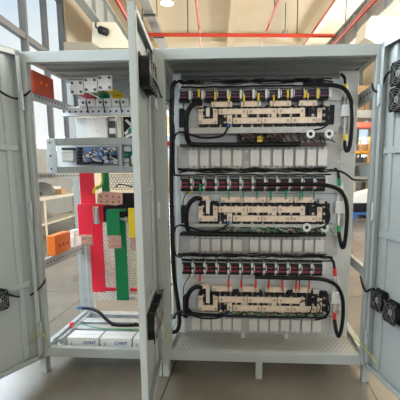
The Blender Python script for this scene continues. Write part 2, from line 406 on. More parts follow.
for k, (hx, hy, w, d, h, m, lab) in enumerate(((-3.85, 7.1, .3, .35, .16, 'dark', 'dark tool box at the near end of the bench top'), (-4.3, 7.7, .4, .4, .22, 'offw', 'pale parts box behind the cloth heap on the bench top'), (-3.75, 9.75, .2, .3, .12, 'wood', 'small brown box at the front of the bench top'))):
    solo(hb().box(hx-w/2, hx+w/2, hy-d/2, hy+d/2, .80, .80+h), 'parts_box', M[m], lab, 'box', bevel=.01)
lump('dark_roll', -4.2, 9.3, .26, .35, M['dark'], 'dark cable heap on the lower shelf below the bag', 'cable', .22)

# storage at the right, seen through the open cabinet side
t = thing('pallet_rack', 'orange pallet rack far away on the right side of the hall', 'rack', H(7.3, 19, 0), HA)
rx0, rx1, ry0, ry1 = 5.6, 8.6, 18.5, 19.6
for x in (rx0, (rx0+rx1)/2, rx1):
    for y in (ry0, ry1): build(hb().box(x-.05, x+.05, y-.05, y+.05, 0, 2.9), 'upright', M['rackor'], t)
for z in (.25, 1.55, 2.15):
    for y in (ry0, ry1): build(hb().box(rx0-.05, rx1+.05, y-.03, y+.03, z, z+.11), 'cross_beam', M['rackor'], t)
    build(hb().box(rx0, rx1, ry0, ry1, z+.11, z+.14), 'deck', M['wood'], t)
k = 0
for x0, z, w, h, m, nm in ((5.75, 1.69, .55, .34, 'blk', 'black'), (6.45, 1.69, .5, .3, 'dark', 'dark grey'), (7.15, 1.69, .6, .33, 'blk', 'black wide'), (5.8, 2.29, .7, .5, 'dark', 'dark tall'), (6.7, 2.29, .6, .3, 'wood', 'brown'),
                          (5.75, .39, .8, .7, 'wood', 'large brown'), (6.9, .39, 1.0, .8, 'dark', 'large dark')):
    solo(hb().box(x0, x0+w, 18.65, 19.45, z, z+h), 'storage_box', M[m], nm+' storage box on the '+('upper' if z > 2 else 'middle' if z > 1 else 'lowest')+' level of the orange rack', 'box', bevel=.01)
t = thing('pallet', 'blue pallet under the white panel on the right of the hall', 'pallet', H(4.2, 12, 0), HA)
q0 = hp(352, 203, hy=11.2); px0 = q0[0]
build(hb().box(px0, px0+1.5, 11.2, 12.4, .10, .16), 'deck', M['palb'], t)
for x in (px0, px0+.65, px0+1.35): build(hb().box(x, x+.15, 11.2, 12.4, 0, .10), 'runner', M['palb'], t)
solo(hb().box(px0+.1, px0+1.4, 11.3, 12.3, .16, .42), 'machine_block', M['blk'], 'black machine base sitting on the blue pallet', 'machine')
solo(hb().prism([(px0+.1, 11.4, .42), (px0+1.4, 11.4, .42), (px0+1.4, 11.4, .95), (px0+.1, 11.4, .62)], (0, .8, 0)), 'machine_cover', M['carton'], 'white slanted cover panel on the black machine base', 'cover')
solo(hb().box(3.4, 3.8, 13, 16, 0, 1.3), 'wooden_crate', M['wood'], 'tall light wooden crate beyond the blue pallet', 'crate')
t = thing('machine_stand', 'grey machine stand with dark roller seen behind the right cabinet side', 'machine', H(5.4, 15.5, 0), HA)
build(hb().box(4.6, 6.2, 15, 16, .95, 1.35), 'table', M['beam'], t)
for x in (4.65, 6.1):
    for y in (15.05, 15.9): build(hb().box(x, x+.08, y, y+.08, 0, .95), 'leg', M['beam'], t)
build(hb().cyl((4.6, 15.5, 1.5), (6.2, 15.5, 1.5), .15), 'roller', M['dark'], t)

t = thing('mezzanine', 'brown steel mezzanine deck on posts along the far right wall', 'mezzanine', H(7.4, 24, 0), HA)
z1 = hp(365, 112, hy=22)[2]
build(hb().box(5.9, 8.9, 22, 32, z1-.25, z1), 'deck', M['wood'], t)
for y in (22.1, 27, 31.8):
    build(hb().box(6.0, 6.2, y, y+.2, 0, z1-.25), 'post', M['beam'], t)
for k in range(9): build(hb().box(5.92+k*.36, 5.97+k*.36, 21.95, 22.0, z1+.0, z1+.9), 'railing_post', M['dark'], t)
build(hb().box(5.9, 8.9, 21.95, 22.0, z1+.85, z1+.95).box(5.9, 8.9, 21.94, 21.99, z1-.3, z1+.1), 'railing', M['beam'], t)
solo(hb().box(6.1, 8.6, 22.6, 25, z1+.005, z1+1.5), 'brown_crate', M['wood'], 'large brown crate on the far mezzanine deck', 'crate', bevel=.02)
solo(hb().box(5.5, 8.7, 20.5, 21.2, z1-1.0, z1-.7), 'red_roll', M['gpo'], 'red covered bar hung under the mezzanine edge', 'bar', bevel=.05)
solo(hb().box(6.3, 8.3, 23, 26, z1+1.515, z1+2.6), 'dark_crate', M['dark'], 'dark crate stacked on the brown crate of the mezzanine', 'crate', bevel=.02)
# ================================================================== the cabinets
WL, WR, HH, D, FT = -.8156, 1.3111, 2.0, .70, .1147
T = .062
def cabinet(name, x0, x1, label, feet):
    t = thing(name, label, 'cabinet', ((x0+x1)/2, 0, 0))
    lab = lambda s: s
    g = .002
    for px in (x0, x1-T):
        for py in (0, D-.05):
            w = T if py == 0 else .05
            xx = px if py == 0 else (px if px == x0 else x1-.05)
            build(MB().box(xx+g*(xx == x0), xx+w-g*(xx != x0), py, py+(.045 if py == 0 else .05), FT, HH), 'post', M['cab'], t, bevel=.003)
    build(MB().box(x0+T, x1-T, 0, .045, HH-T, HH), 'top_beam', M['cab'], t, bevel=.003)
    build(MB().box(x0+T, x1-T, 0, .045, FT, FT+.063), 'bottom_beam', M['cab'], t, bevel=.003)
    build(MB().box(x0+.05, x1-.05, D-.05, D, HH-.03, HH-.003), 'top_beam', M['cab'], t, bevel=.003)
    build(MB().box(x0+.05, x1-.05, D-.05, D, FT, FT+.06), 'bottom_beam', M['cab'], t, bevel=.003)
    for xx in (x0, x1-.045):
        build(MB().box(xx+g, xx+.045-g, .045, D-.05, HH-.028, HH-.003), 'side_beam', M['cab'], t, bevel=.003)
        build(MB().box(xx+g, xx+.045-g, .045, D-.05, FT, FT+.06), 'side_beam', M['cab'], t, bevel=.003)
    rf = MB().box(x0+.045, x1-.045, .045, D-.05, HH-.012, HH-.004)
    for y in (.2, .36, .52): rf.box(x0+.045, x1-.045, y, y+.03, HH-.03, HH-.012)
    build(rf, 'roof_panel', M['cab'], t)
    for fx in feet:
        for fy in (0, D-.06):
            build(MB().box(fx, fx+.042, fy+.002, fy+.06, 0, FT), 'foot', M['cab'], t, bevel=.002)
    return t
CL = cabinet('switchgear_cabinet', WL, -.0, 'narrow grey switchgear cabinet holding red, green and yellow busbars', (WL, -.045))
CR = cabinet('switchgear_cabinet', .0, WR, 'wide grey switchgear cabinet holding three stacked power units', (.003, .60, WR-.045))

# doors: u = hinge to free edge, n = towards the inner side
def door(cab, hinge, u, wid, label, stiff, name='door', thick=.042, z0=FT+.002, z1=HH-.002, flip=False):
    u = Vector((u[0], u[1], 0)).normalized(); n = Vector((-u.y, u.x, 0))
    if flip: n = -n
    Mx = Matrix(((u.x, n.x, 0, hinge[0]), (u.y, n.y, 0, hinge[1]), (0, 0, 1, 0), (0, 0, 0, 1)))
    mb = MB(Mx).box(0, wid, -.003, 0, z0, z1)
    e = thick
    mb.box(0, .004, 0, e, z0, z1).box(wid-.004, wid, 0, e, z0, z1).box(0, wid, 0, e, z0, z0+.004).box(0, wid, 0, e, z1-.004, z1)
    mb.box(0, .030, e-.004, e, z0, z1).box(wid-.030, wid, e-.004, e, z0, z1).box(0, wid, e-.004, e, z0, z0+.03).box(0, wid, e-.004, e, z1-.03, z1)
    d = build(mb, name, M['door'], cab, label, smooth=False)
    for (a, z) in stiff:
        build(MB(Mx).box(.031, wid-.031, .0005, .016, z-.018, z+.018), 'stiffener', M['door'], d, bevel=.003)
    for a in (.075, wid-.10):
        build(MB(Mx).box(a, a+.035, .0005, .015, z0+.031, z1-.031), 'stiffener', M['door'], d, bevel=.003)
    for z in (FT+.20, (z0+z1)/2+.02, HH-.28):
        build(MB(Mx).box(.004, .028, thick, thick+.008, z-.045, z+.045).cyl((.012, thick+.009, z-.055), (.012, thick+.009, z+.055), .007, 8), 'hinge', M['zinc'], d)
    return d, Mx, u, n
uL = (-.42, -1); uM = (.122, -.993); uR = (.235, -1)
D1 = door(CL, (WL+.004, -.006), uL, .74, 'grey left door swung wide open', [(0, .62), (0, 1.45)])
D2 = door(CR, (-.026, -.006), uM, .64, 'grey middle door swung open towards the viewer', [(0, .62), (0, 1.22)], thick=.030)
D3 = door(CR, (WR-.004, -.006), uR, .64, 'grey right door swung open, lit bluish', [(0, .55), (0, .95), (0, 1.42)], flip=True)

def fan_at(px, py, dr, label, off=.012, sc=1.0):
    _, Mx, u, n = dr
    o = Mx.translation + n*off
    p = o+u*px; p.z = py

    ang = math.atan2(n.y, n.x)-math.pi/2       # local +y along n
    t = thing('cooling_fan', label, 'fan', p, ang, 'cooling fans on the open doors')
    t.scale = (sc, sc, sc); b = .06
    build(MB().ring(0, 0, 0, .004, b, .055, 32, True).ring(0, 0, .034, .038, b, .055, 32, True).ring(0, 0, .002, .036, .0575, .0545, 32), 'housing', M['blk'], t, local=True)
    hub = build(MB().cyl((0, .004, 0), (0, .033, 0), .021, 20), 'hub', M['blk'], t, local=True)
    build(MB().cyl((0, .033, 0), (0, .0345, 0), .018, 20), 'hub_label', M['fanlab'], hub, label='silver hub label', local=True)
    bl = MB()
    for k in range(7):
        a = k*2*math.pi/7; a2 = a+.62
        c, s, c2, s2 = math.cos(a), math.sin(a), math.cos(a2), math.sin(a2)
        bl.add([(c*.021, .008, s*.021), (c2*.021, .028, s2*.021), (c2*.052, .028, s2*.052), (c*.052, .008, s*.052),
                (c*.021, .0095, s*.021), (c2*.021, .0295, s2*.021), (c2*.052, .0295, s2*.052), (c*.052, .0095, s*.052)],
               [(0,3,2,1), (4,5,6,7), (0,1,5,4), (1,2,6,5), (2,3,7,6), (3,0,4,7)])
    build(bl, 'blades', M['blk'], t, local=True)
    gd = MB()
    for r in (.030, .042, .053): gd.ring(0, 0, .038, .040, r, r-.002, 24)
    for k in range(4):
        a = k*math.pi/2+.78; gd.bar((0, .039, 0), (math.cos(a)*.078, .039, math.sin(a)*.078), .002, .002)
    gd.cyl((0, .037, 0), (0, .041, 0), .010, 12)
    build(gd, 'guard', M['bolt'], t, local=True, label='thin silver wire guard')
    return t
fan_at(.265, .58, D1, 'black cooling fan with silver hub on the left door')
fan_at(.40, 1.775, D2, 'nearer of the two upper black fans on the middle door', sc=1.3)
fan_at(.235, 1.775, D2, 'farther of the two upper black fans on the middle door', sc=1.3)
fan_at(.49, .54, D2, 'nearest of the three lower black fans on the middle door', sc=1.2)
fan_at(.335, .54, D2, 'middle one of the three lower black fans on the middle door', sc=1.2)
fan_at(.18, .54, D2, 'farthest of the three lower black fans on the middle door', sc=1.2)
fan_at(.175, 1.80, D3, 'upper of the two black fans near the top of the right door')
fan_at(.175, 1.672, D3, 'lower of the two black fans near the top of the right door')
fan_at(.105, .575, D3, 'lower black fan nearer the hinge on the right door')
fan_at(.24, .55, D3, 'lower black fan farther from the hinge on the right door')

def fcable(pts, label, r=.006):
    return solo(MB().tube(pts, r), 'fan_cable', M['cable'], label, 'cable', 'fan supply cables')
def dp(px, py, dr, off): _, Mx, u, n = dr; return atP(px, py, Mx.translation+n*off, n)
fcable([dp(5, 293, D1, .05), dp(12, 295.5, D1, .07), at(24, 297, -.05), at(34, 293, -.03), at(43, 284, -.012), at(45.5, 278, .06)], 'black fan cable drooping from the lower left door fan into the cabinet')
fcable([dp(-3, 89, D1, .05), dp(6, 95, D1, .08), at(17, 98.5, -.05), at(27, 94, -.02), at(31.5, 90, .06), atX(40, 93, -.75), atX(48, 97, -.75), atX(53, 99, -.75)], 'black fan cable drooping across the upper left post')
fcable([dp(152, 78, D2, .06), dp(157, 85, D2, .07), at(161, 96, -.02), at(168, 101, .06), at(171, 99, .2)], 'black fan cable from the upper middle door fans to the right unit', .005)
fcable([dp(160, 291, D2, .06), at(163, 290, -.02), at(168, 288, .06), at(172, 284, .2)], 'black fan cable from the lower middle door fans', .005)
fcable([dp(392, 70, D3, .05), at(386, 76, -.06), at(382, 86, -.03), at(377, 91.5, -.012), at(373, 89, .02), at(372.5, 84, .06)], 'black fan cable looping from the upper right door fan')
fcable([dp(374, 289, D3, .05), at(371, 289, -.05), at(366, 291.5, -.03), at(362.5, 285, -.012), at(360.5, 276, .05)], 'black fan cable looping from the lower right door fan')

# ------------------------------------------------------------------ right cabinet: mounting frame
YP = .30
pl = lambda nm, mb, m='plate', lab=None: build(mb, nm, M[m], CR, lab, bevel=.0015)
x0 = .045; 
pl('mounting_upright', MB().box(.052, .105, YP, YP+.025, FT+.062, 1.93))
pl('mounting_upright', MB().box(1.115, 1.235, YP, YP+.025, FT+.062, 1.93))
for z in (.19,):
    pl('support_bracket', MB().box(.50, .53, YP, YP+.03, .14, .20)); pl('support_bracket', MB().box(.80, .83, YP, YP+.03, .14, .20))
build(MB().box(.045, WR-.045, .046, D-.05, FT+.030, FT+.034), 'base_tray', M['perf'], CR, 'perforated base tray', smooth=False)
build(MB().box(.051, WR-.051, D-.012, D-.006, FT+.061, HH-.031), 'rear_panel', M['cab'], CR)
build(MB().box(.0475, .0495, .34, D-.051, FT+.061, HH-.031), 'gap_screen', M['cab'], CR)  # added screen, blocks the bright gap behind the left upright
# side rails at the open right side
zr_ = atX(366, 95, WR-.04).z; sr = MB().box(WR-.040, WR-.010, .05, D-.05, zr_-.038, zr_+.038)
build(sr, 'side_rail', M['cab'], CR, bevel=.002)
for i in range(8):
    y = .10+i*.07; build(MB().cyl((WR-.0400, y, zr_), (WR-.0415, y, zr_), .010, 10), 'rail_hole', M['blk'], CR)
build(MB().box(WR-.040, WR-.010, .05, D-.05, atX(363, 171, WR-.04).z-.035, atX(363, 171, WR-.04).z+.035), 'side_rail', M['cab'], CR, bevel=.002)
build(MB().box(WR-.040, WR-.010, .05, D-.05, atX(354, 264, WR-.04).z-.03, atX(354, 264, WR-.04).z+.03), 'side_rail', M['cab'], CR, bevel=.002)

UN = ['top', 'middle', 'bottom']
def zrow(y): return uz(y, YP)
# rows in picture heights for each unit: loom, contactor top/bottom, upper bar, middle bar, lower bar, ledge, wires, rail, module top/bottom
rows = [dict(loom=80.5, c0=86.5, c1=100, b1=(101, 106.5), b2=(108.5, 114), b3=(117.5, 123.5), ledge=(127, 133), wires=137, rail=144.5, m=(147, 168)),
        dict(loom=169.5, c0=175, c1=191.5, b1=(197, 202.5), b2=(206.5, 212.5), b3=(215.5, 221.5), ledge=(224, 227), wires=229, rail=234.5, m=(237, 253)),
        dict(loom=255, c0=260.5, c1=276, b1=(286.5, 292), b2=(297, 303), b3=(305.5, 311.5), ledge=(313, 315), wires=313.5, rail=315.6, m=(317, 331.5))]
# contactor prototypes (origin at the bottom middle of its back)
def proto_contactor(h, w, m_lab, label, two):
    t = thing('contactor', label, 'contactor', (0, 0, 0)); d = .07
    build(MB().box(-w/2, w/2, -d*.75, 0, 0, h*.92).box(-w/2+.003, w/2-.003, -d, -d*.75, h*.16, h*.74), 'body', M['contact'], t, local=True, bevel=.0015)
    build(MB().box(-w/2+.006, w/2-.006, -d-.0015, -d, h*.24, h*.33), 'label_stripe', M[m_lab], t, local=True, label=('purple' if m_lab == 'purple' else 'red')+' stripe')
    build(MB().box(-w/2+.010, w/2-.012, -d-.0015, -d, h*.50, h*.56), 'label_stripe', M[m_lab], t, local=True, label=('purple' if m_lab == 'purple' else 'red')+' stripe')
    build(MB().box(-w/2+.002, w/2-.002, -d*.80, -d*.75, h*.78, h*.86), 'terminal_cover', M['crate'], t, local=True, label='grey terminal cover')
    build(MB().box(-w/2+.004, -w/2+.010, -d-.0012, -d, h*.20, h*.70), 'marking', M['offw'], t, local=True)
    for k in range(3):
        xx = -w/2+.012+k*(w-.024)/2
        build(MB().cyl((xx, -d*.62, h*.90), (xx, -d*.62, h*.98), .0055, 8), 'terminal_screw', M['bolt'], t, local=True)
    build(MB().box(w/2+.0015, w/2+.0155, -d*.9, 0, h*.16, h*.72 if not two else h*.34).box(w/2+.0015, w/2+.0155, -d*.9, 0, h*.50, h*.80), 'spacer', M['white'], t, local=True, label='white side spacer')
    return t

for ui, rw in enumerate(rows):
    un = UN[ui]
    # backing panel of the unit
    zt, zb = zrow(rw['c0']-6), zrow(rw['m'][0]-1.4)
    xa, xb = ux(181, 172, YP), ux(332, 172, YP)
    pt = thing('power_unit', '%s power unit chassis of bare sheet steel in the wide cabinet' % un, 'power unit', ((xa+xb)/2, YP, zb))
    build(MB().box(.106, 1.114, YP-.012, YP+.01, zb, zt), 'back_panel', M['plate'], pt)
    build(MB().box(.106, 1.114, .215, YP-.013, uz(rw['c1']+1.5, .22), uz(rw['c0']-1, .22)), 'contactor_shelf', M['plate'], pt)
    build(MB().box(.106, 1.114, .235, YP-.013, uz(rw['ledge'][0], .235), uz(rw['c1']+2, .235)), 'heat_sink_block', M['plate'], pt)
    zl0, zl1 = uz(rw['ledge'][1]+.3, .17), uz(rw['ledge'][0], .17)
    build(MB().box(.106, 1.09, .165, YP-.013, zl0, zl1), 'ledge', M['plate2'], pt, bevel=.002)
    # module panel below the unit
    mz0, mz1 = uz(rw['m'][1]+1.5, .27), uz(rw['m'][0]-1.5, .27)
    build(MB().box(.075 if ui < 2 else .106, 1.115 if ui == 2 else 1.135, .268, .295, mz0, mz1), 'module_panel', M['plate2'], pt, bevel=.0015)
    if ui < 2:
        for zz in (.3, .75):
            for xx in (1.128-.006, ux(246.5, 158, .268), .090):
                build(MB().cyl((xx, .268, mz0+(mz1-mz0)*zz), (xx, .264, mz0+(mz1-mz0)*zz), .006, 8), 'bolt', M['bolt'], pt)
    # module covers
    for k, mx in enumerate([189, 200, 211, 222, 233, 250.3, 261.3, 272.8, 284, 295.4, 307, 318]):
        X0 = ux(mx, 158, .25); X1 = ux(mx+8.9, 158, .25)
        if k == 0:
            z0, z1 = uz(rw['m'][1], .25), uz(rw['m'][0]+.4, .25)
            hgt = z1-z0; w = X1-X0
            t = thing('module_cover', 'pale metal module cover, first from the left under the %s power unit' % un, 'module', ((X0+X1)/2, .267, z0), 0, 'pale module covers under the %s power unit' % un)
            build(MB().box(-w/2, w/2, -.022, 0, hgt*.10, hgt*.90), 'cover', M['alu'], t, local=True, bevel=.002)
            build(MB().box(-w*.40, -w*.14, -.010, 0, 0, hgt*.097).box(w*.14, w*.40, -.010, 0, 0, hgt*.097), 'lower_tab', M['white'], t, local=True)
            build(MB().box(-w*.40, -w*.14, -.010, 0, hgt*.903, hgt).box(w*.14, w*.40, -.010, 0, hgt*.903, hgt), 'upper_tab', M['white'], t, local=True)
            pm = t; pmx = z0
        else:
            dup(pm, ((X0+X1)/2, .267, pmx), 'pale metal module cover, %s from the left under the %s power unit' % (ORD[k], un), 'pale module covers under the %s power unit' % un)
    # contactors
    z0, z1 = uz(rw['c1'], .14), uz(rw['c0'], .14)
    for k in range(12):
        X = ux(184.5+12.42*k, 172, .14)
        lab = 'black contactor with %s stripes, %s from the left in the %s row' % ('purple' if ui == 0 else 'red', ORD[k], un)
        if k == 0:
            pc = proto_contactor(z1-z0, .062, 'purple' if ui == 0 else 'redlab', lab, ui != 0); pc.location = (X, .214, z0); pc['group'] = 'black contactors of the %s unit' % un
        else: dup(pc, (X, .214, z0), lab, 'black contactors of the %s unit' % un)
    # loom over the contactors
    lm = thing('wire_loom', 'black wire loom running along the top of the %s contactor row' % un, 'cable', cp3(258, rw['loom']+3, .19))
    lmy = rw['loom']
    build(MB().tube([cp3(x, lmy+random.uniform(-.8, .8), .155) for x in range(178, 334, 12)], .009), 'cable', M['cable'], lm)
    for s in range(5):
        yy = lmy+random.uniform(-1.5, 3)
        build(MB().tube([cp3(x, yy+random.uniform(-1.0, 1.0), .145+random.uniform(-.02, .02)) for x in range(179+s, 334, 9)], .0045, 6, 4), 'wire', M['cable'] if s < 3 else M['dark'], lm)
    build(MB().tube([cp3(x, rw['c0']-.3+random.uniform(-.5, .5), .138) for x in range(181, 334, 10)], .005, 6, 4), 'cable', M['cable'], lm)
    for k in range(11):
        xx = 186+13.6*k
        build(MB().cyl(cp3(xx, lmy, .138), cp3(xx+1.2, lmy, .138), .0125, 10), 'cable_tie', M['blk'], lm)
    # terminal strips seen between the loom and contactors
    for k in range(12):
        X = ux(184.5+12.42*k, 172, .165); zz = uz(rw['c0']-.1, .165)
        tm = MB()
        for j in range(4): tm.box(X-.024+j*.0145, X-.024+j*.0145+.009, .163, .172, zz, zz+.021)
        tag(build(tm, 'terminal_strip', M['white']), 'row of white wire terminals on the %s contactor in the %s row' % (ORD[k], un), 'terminals', 'white wire terminals of the %s unit' % un)
    # thyristor modules: dark blocks behind the bars
    for k in range(12):
        if k == 0: pass
        xc = 185.5+11.9*k+6 if k else 191
        xc = 203.5+(k)*10.9
        X = ux(xc, rw['b2'][1], .20); za, zb2 = uz(rw['b3'][1]+3.6, .20), uz(rw['b1'][1]-1.2, .20)
        if k == 0:
            hh = zb2-za
            th = thing('power_module', 'x', 'power module', (X, .2345, za), 0, 'dark power modules of the %s unit' % un)
            build(MB().box(-.030, .030, -.05, 0, .015, hh-.012).box(-.024, .024, -.0655, -.02, 0, .022).box(-.022, .022, -.042, 0, 0, hh), 'body', M['contact'], th, local=True, bevel=.002)
            for zz in (hh*.2, hh*.5, hh*.8):
                build(MB().cyl((0, -.05, zz), (0, -.058, zz), .009, 8), 'terminal', M['barbolt'], th, local=True)
            pth = th
            th['label'] = 'dark power module behind the bars, first from the left in the %s unit' % un
        else: dup(pth, (X, .2345, za), 'dark power module behind the bars, %s from the left in the %s unit' % (ORD[k], un), 'dark power modules of the %s unit' % un)
    # busbars
    YB = .168
    def bus(rects, bolts, label, grp, Yb=YB, m='tin'):
        xs = [r[0] for r in rects]
        t = thing('busbar', label, 'busbar', cp3(rects[0][0], rects[0][3], Yb), 0, grp)
        mb = MB()
        for i, (a, b, c, d) in enumerate(rects):
            mb.box(ux(a, (b+d)/2, Yb), ux(c, (b+d)/2, Yb), Yb-.0001*i, Yb+.006, uz(d, Yb), uz(b, Yb))
        build(mb, 'bar', M[m], t, smooth=False)
        for (bx, by) in bolts:
            p = cp3(bx, by, Yb); build(MB().cyl(p, p+Vector((0, -.007, 0)), .0085, 8), 'bolt', M['barbolt'], t)
    # (bars are drawn against the rows of this unit)
    g1 = 'short upper busbars of the %s unit' % un; y0, y1 = rw['b1']
    segs = [(211.5, 232), (241, 261), (270, 291), (299, 317)] if ui == 0 else [(221, 240), (240.6, 267) if False else (240.8, 266), (267, 293), (294.5, 314)] if ui == 1 else [(212, 232), (239, 259), (265.5, 286), (293, 311)]
    for k, (a, b) in enumerate(segs):
        bus([(a, y0, b, y1)], [(a+2.5, (y0+y1)/2+1), (b-3, (y0+y1)/2+1)], 'short flat busbar, %s from the left above the %s bar chain' % (ORD[k], un), g1)
    if ui == 0: bus([(196.5, y0, 203, y1)], [(200, y0+3)], 'stub busbar where the thick cable joins the top unit', None)
    else: bus([(196, y0-1, 209, y1-2.5)], [(200, y0+1)], 'stub busbar where the thick cable joins the %s unit' % un, None)
    m0, m1 = rw['b2']; l0, l1 = rw['b3']
    ydn = l1
    # U shaped bar
    bus([(198.3, m0, 202.7, ydn), (213.2, m0, 217.5, ydn), (202.7, l0+.6, 213.2, ydn)], [(200.3, m0+2.5), (200.5, ydn-2), (215.5, ydn-2), (215.5, m0+2.5)], 'U shaped tinned busbar at the left of the %s unit' % un, None)
    for x in (207.8, ): bus([(x-1.8, rw['b1'][1]+.8 if ui == 0 else y0+2, x+1.8, l0-1.5)], [], 'slim upright bar inside the U shaped busbar of the %s unit' % un, None, YB+.004, 'alu')
    g2 = 'middle busbars of the %s unit' % un; g3 = 'lower busbars of the %s unit' % un
    for k, (a, b) in enumerate([(218.5, 247), (247.6, 277), (277.6, 305)]):
        rr = [(a, m0, b, m1)]
        if k == 2: rr.append((b-5, m1-.2, b, l0-.3))
        else: rr.append((b-5.5, m1-.2, b-.5, l0-.3))
        bus(rr, [(a+3, (m0+m1)/2), (b-3, (m0+m1)/2)], '%s long busbar from the left in the middle line of the %s unit' % (ORD[k].capitalize() if False else ORD[k], un), g2)
    for k, (a, b) in enumerate([(233, 261.5), (262.1, 291), (291.6, 316.5)]):
        bus([(a, l0, b, l1)], [(a+3, (l0+l1)/2), (b-3, (l0+l1)/2)], '%s long busbar from the left in the lowest line of the %s unit' % (ORD[k], un), g3)
    bus([(227, m1+.6, 232.2, l1)], [(229.5, l0+2.5)], 'short upright connecting bar with blue tape at the %s unit' % un, None)
    bus([(317.2, m0+.5, 322, l1-.4)], [(319.5, m0+3), (319.5, l1-3)], 'upright end busbar at the right of the %s unit' % un, None)
    # small spacer posts below the bars (grey insulator feet)
    for k in range(11):
        X = ux(221+10.3*k, l1+2, .19); zz0 = zl1; zz1 = uz(l1+.3, .19)
        if zz1-zz0 < .012: zz1 = zz0+.014
        tag(build(MB().cyl((X, .19, zz0), (X, .19, zz1), .014, 10, .006), 'standoff', M['alu']), 'grey standoff, %s from the left under the %s bar chain' % (ORD[k], un), 'standoff', 'grey standoffs of the %s unit' % un)
    # coloured sleeves on thin wires from contactor to bar
    col, cn = (('yel', 'yellow'), ('grn', 'green'), ('red', 'red'))[ui]
    SL = [[(199, 88, 96), (215, 91, 99), (229, 94, 101), (244, 94, 101), (258.5, 93, 101), (274, 95, 101), (288, 90, 98), (305, 91, 98), (308, 94, 99), (318, 89, 99)],
          [(200, 184, 192), (229, 191, 197), (243, 191, 197), (257, 191, 197), (271, 191, 198), (286, 190, 197), (300, 192, 198), (302.5, 192, 197), (314, 191, 197)],
          [(200, 275, 282), (228.5, 280, 288), (241.5, 281, 288), (255.5, 281, 288), (268.5, 281, 288), (282.5, 278, 289), (296, 281, 288), (299, 284, 289), (309, 282, 288)]][ui]
    for k, (x, a, b) in enumerate(SL):
        p0 = cp3(x+random.uniform(-.4, .4), a, .136); p1 = cp3(x, b, .140)
        s = thing('sleeved_wire', '%s sleeved wire, %s from the left in the %s unit' % (cn, ORD[k], un), 'wire', p1, 0, '%s sleeved wires of the %s unit' % (cn, un))
        build(MB().tube([cp3(x+.5, min(a, rw['c1'])-1, .150), p0, p0.lerp(p1, .3)], .0035, 6, 3), 'wire', M['cable'], s)
        build(MB().cyl(p0, p1, .0065 if b-a > 6.5 else .0052, 10), 'sleeve', M[col], s, label=cn+' sleeve')
        build(MB().tube([p0.lerp(p1, .9), p1+Vector((0, .012, -.004)), cp3(x, b+2.2, YB-.003)], .004, 6, 3), 'lug', M['bolt'], s)
    # control boards and thin wires under the bars
    zq0, zq1 = uz(rw['rail']-1.2, .255), uz(rw['ledge'][1]+.6, .255)
    wb = thing('control_wiring', 'tangle of thin brown and black wires below the %s bar chain' % un, 'wiring', cp3(262, rw['wires'], .22))
    kys = [('brown', 'cable', 'darkred', 'dark'), ('brown', 'cable', 'grn', 'offw'), ('brown', 'cable', 'grn', 'darkred')][ui]
    wb2 = {k: MB() for k in kys}
    for s in range(44):
        xx = (236 if ui == 0 else 216)+s*(2.0 if ui == 0 else 2.4)+random.uniform(-2, 2); L = random.uniform(5, 18)
        sp = 3.6 if ui == 0 else 1.8
        wb2[kys[s % 4]].tube([cp3(xx, rw['ledge'][1]-1.5, .20), cp3(xx+L*.3, rw['wires']+random.uniform(-sp, sp), .155), cp3(xx+L*.7, rw['wires']+random.uniform(-sp, sp), .15), cp3(xx+L, rw['rail']-1.5, .18)], .003, 5, 4)
    if ui == 0:
        cbm = thing('control_board', 'dark control board with small parts under the top bar chain', 'circuit board', cp3(252, 142, .25))
        build(MB().box(ux(237, 137, .255), ux(283, 137, .255), .255, .262, uz(142.5, .255), uz(132.5, .255)), 'board', M['dark'], cbm)
        for q in range(14):
            x = 239+q*3.1; y = 134+random.uniform(0, 5)
            build(MB().box(ux(x, y, .245), ux(x+1.8, y, .245), .240, .2545, uz(y+2.4, .245), uz(y, .245)), 'component', M[('blk', 'offw', 'brown', 'purple')[q % 4]], cbm)
    for ky, b in wb2.items(): build(b, 'wire_bundle', M[ky], wb)
    # rail with heat shrink under the unit
    ra = MB().box(ux(180, rw['rail'], .20), ux(326, rw['rail'], .20), .19, .267, uz(rw['rail']+1.6, .20), uz(rw['rail']-1.2, .20))
    solo(ra, 'cable_duct', M['darkred' if ui == 0 else 'blk'], '%s cable duct under the %s power unit' % ('dark red' if ui == 0 else 'black', un), 'duct', bevel=.003)
    # thick cable from the left stub to the duct
    sy = rw['b1'][0]+3
    pc_ = thing('power_cable', 'thick black cable curving down at the left of the %s unit' % un, 'cable', cp3(190, rw['rail'], .15))
    build(MB().tube([cp3(201, sy-1, .158), cp3(196, sy-1.5, .13), cp3(190, sy+3, .12), cp3(186.5, sy+12, .12), cp3(186.5, sy+28 if ui < 1 else sy+24, .13), cp3(188.5, rw['rail']-4, .15), cp3(194, rw['rail']-.5, .165), cp3(225, rw['rail'], .175), cp3(262, rw['rail']+.2, .178), cp3(300, rw['rail'], .178)], .015, 10), 'sheath', M['cable'], pc_)
    # capacitor (dark round block) at the left
    cc = thing('capacitor', 'dark rectangular capacitor at the left edge of the %s unit' % un, 'capacitor', cp3(182.8, rw['b3'][1]+6, .26))
    xq0, xq1 = ux(180.6, 120, .25), ux(186, 120, .25); zq = uz(rw['b3'][1]+5, .25); zp = uz(rw['b1'][1]+2.5, .25)
    build(MB().box(xq0, xq1, .185, .234, zq, zp), 'body', M['contact'], cc, bevel=.006)
    build(MB().tube([cp3(183, rw['b1'][1]+3.5, .20), cp3(184.5, rw['b1'][0]-1, .20), cp3(191, rw['c1']-1, .19)], .003, 6), 'lead', M['cable'], cc)
    # thin loop wire, with blue tape, from the trunk to the connecting bar
    lw = thing('loop_wire', 'black looping wire with blue end at the lower left of the %s unit' % un, 'wire', cp3(200, rw['rail'], .12))
    y = rw['ledge'][1]
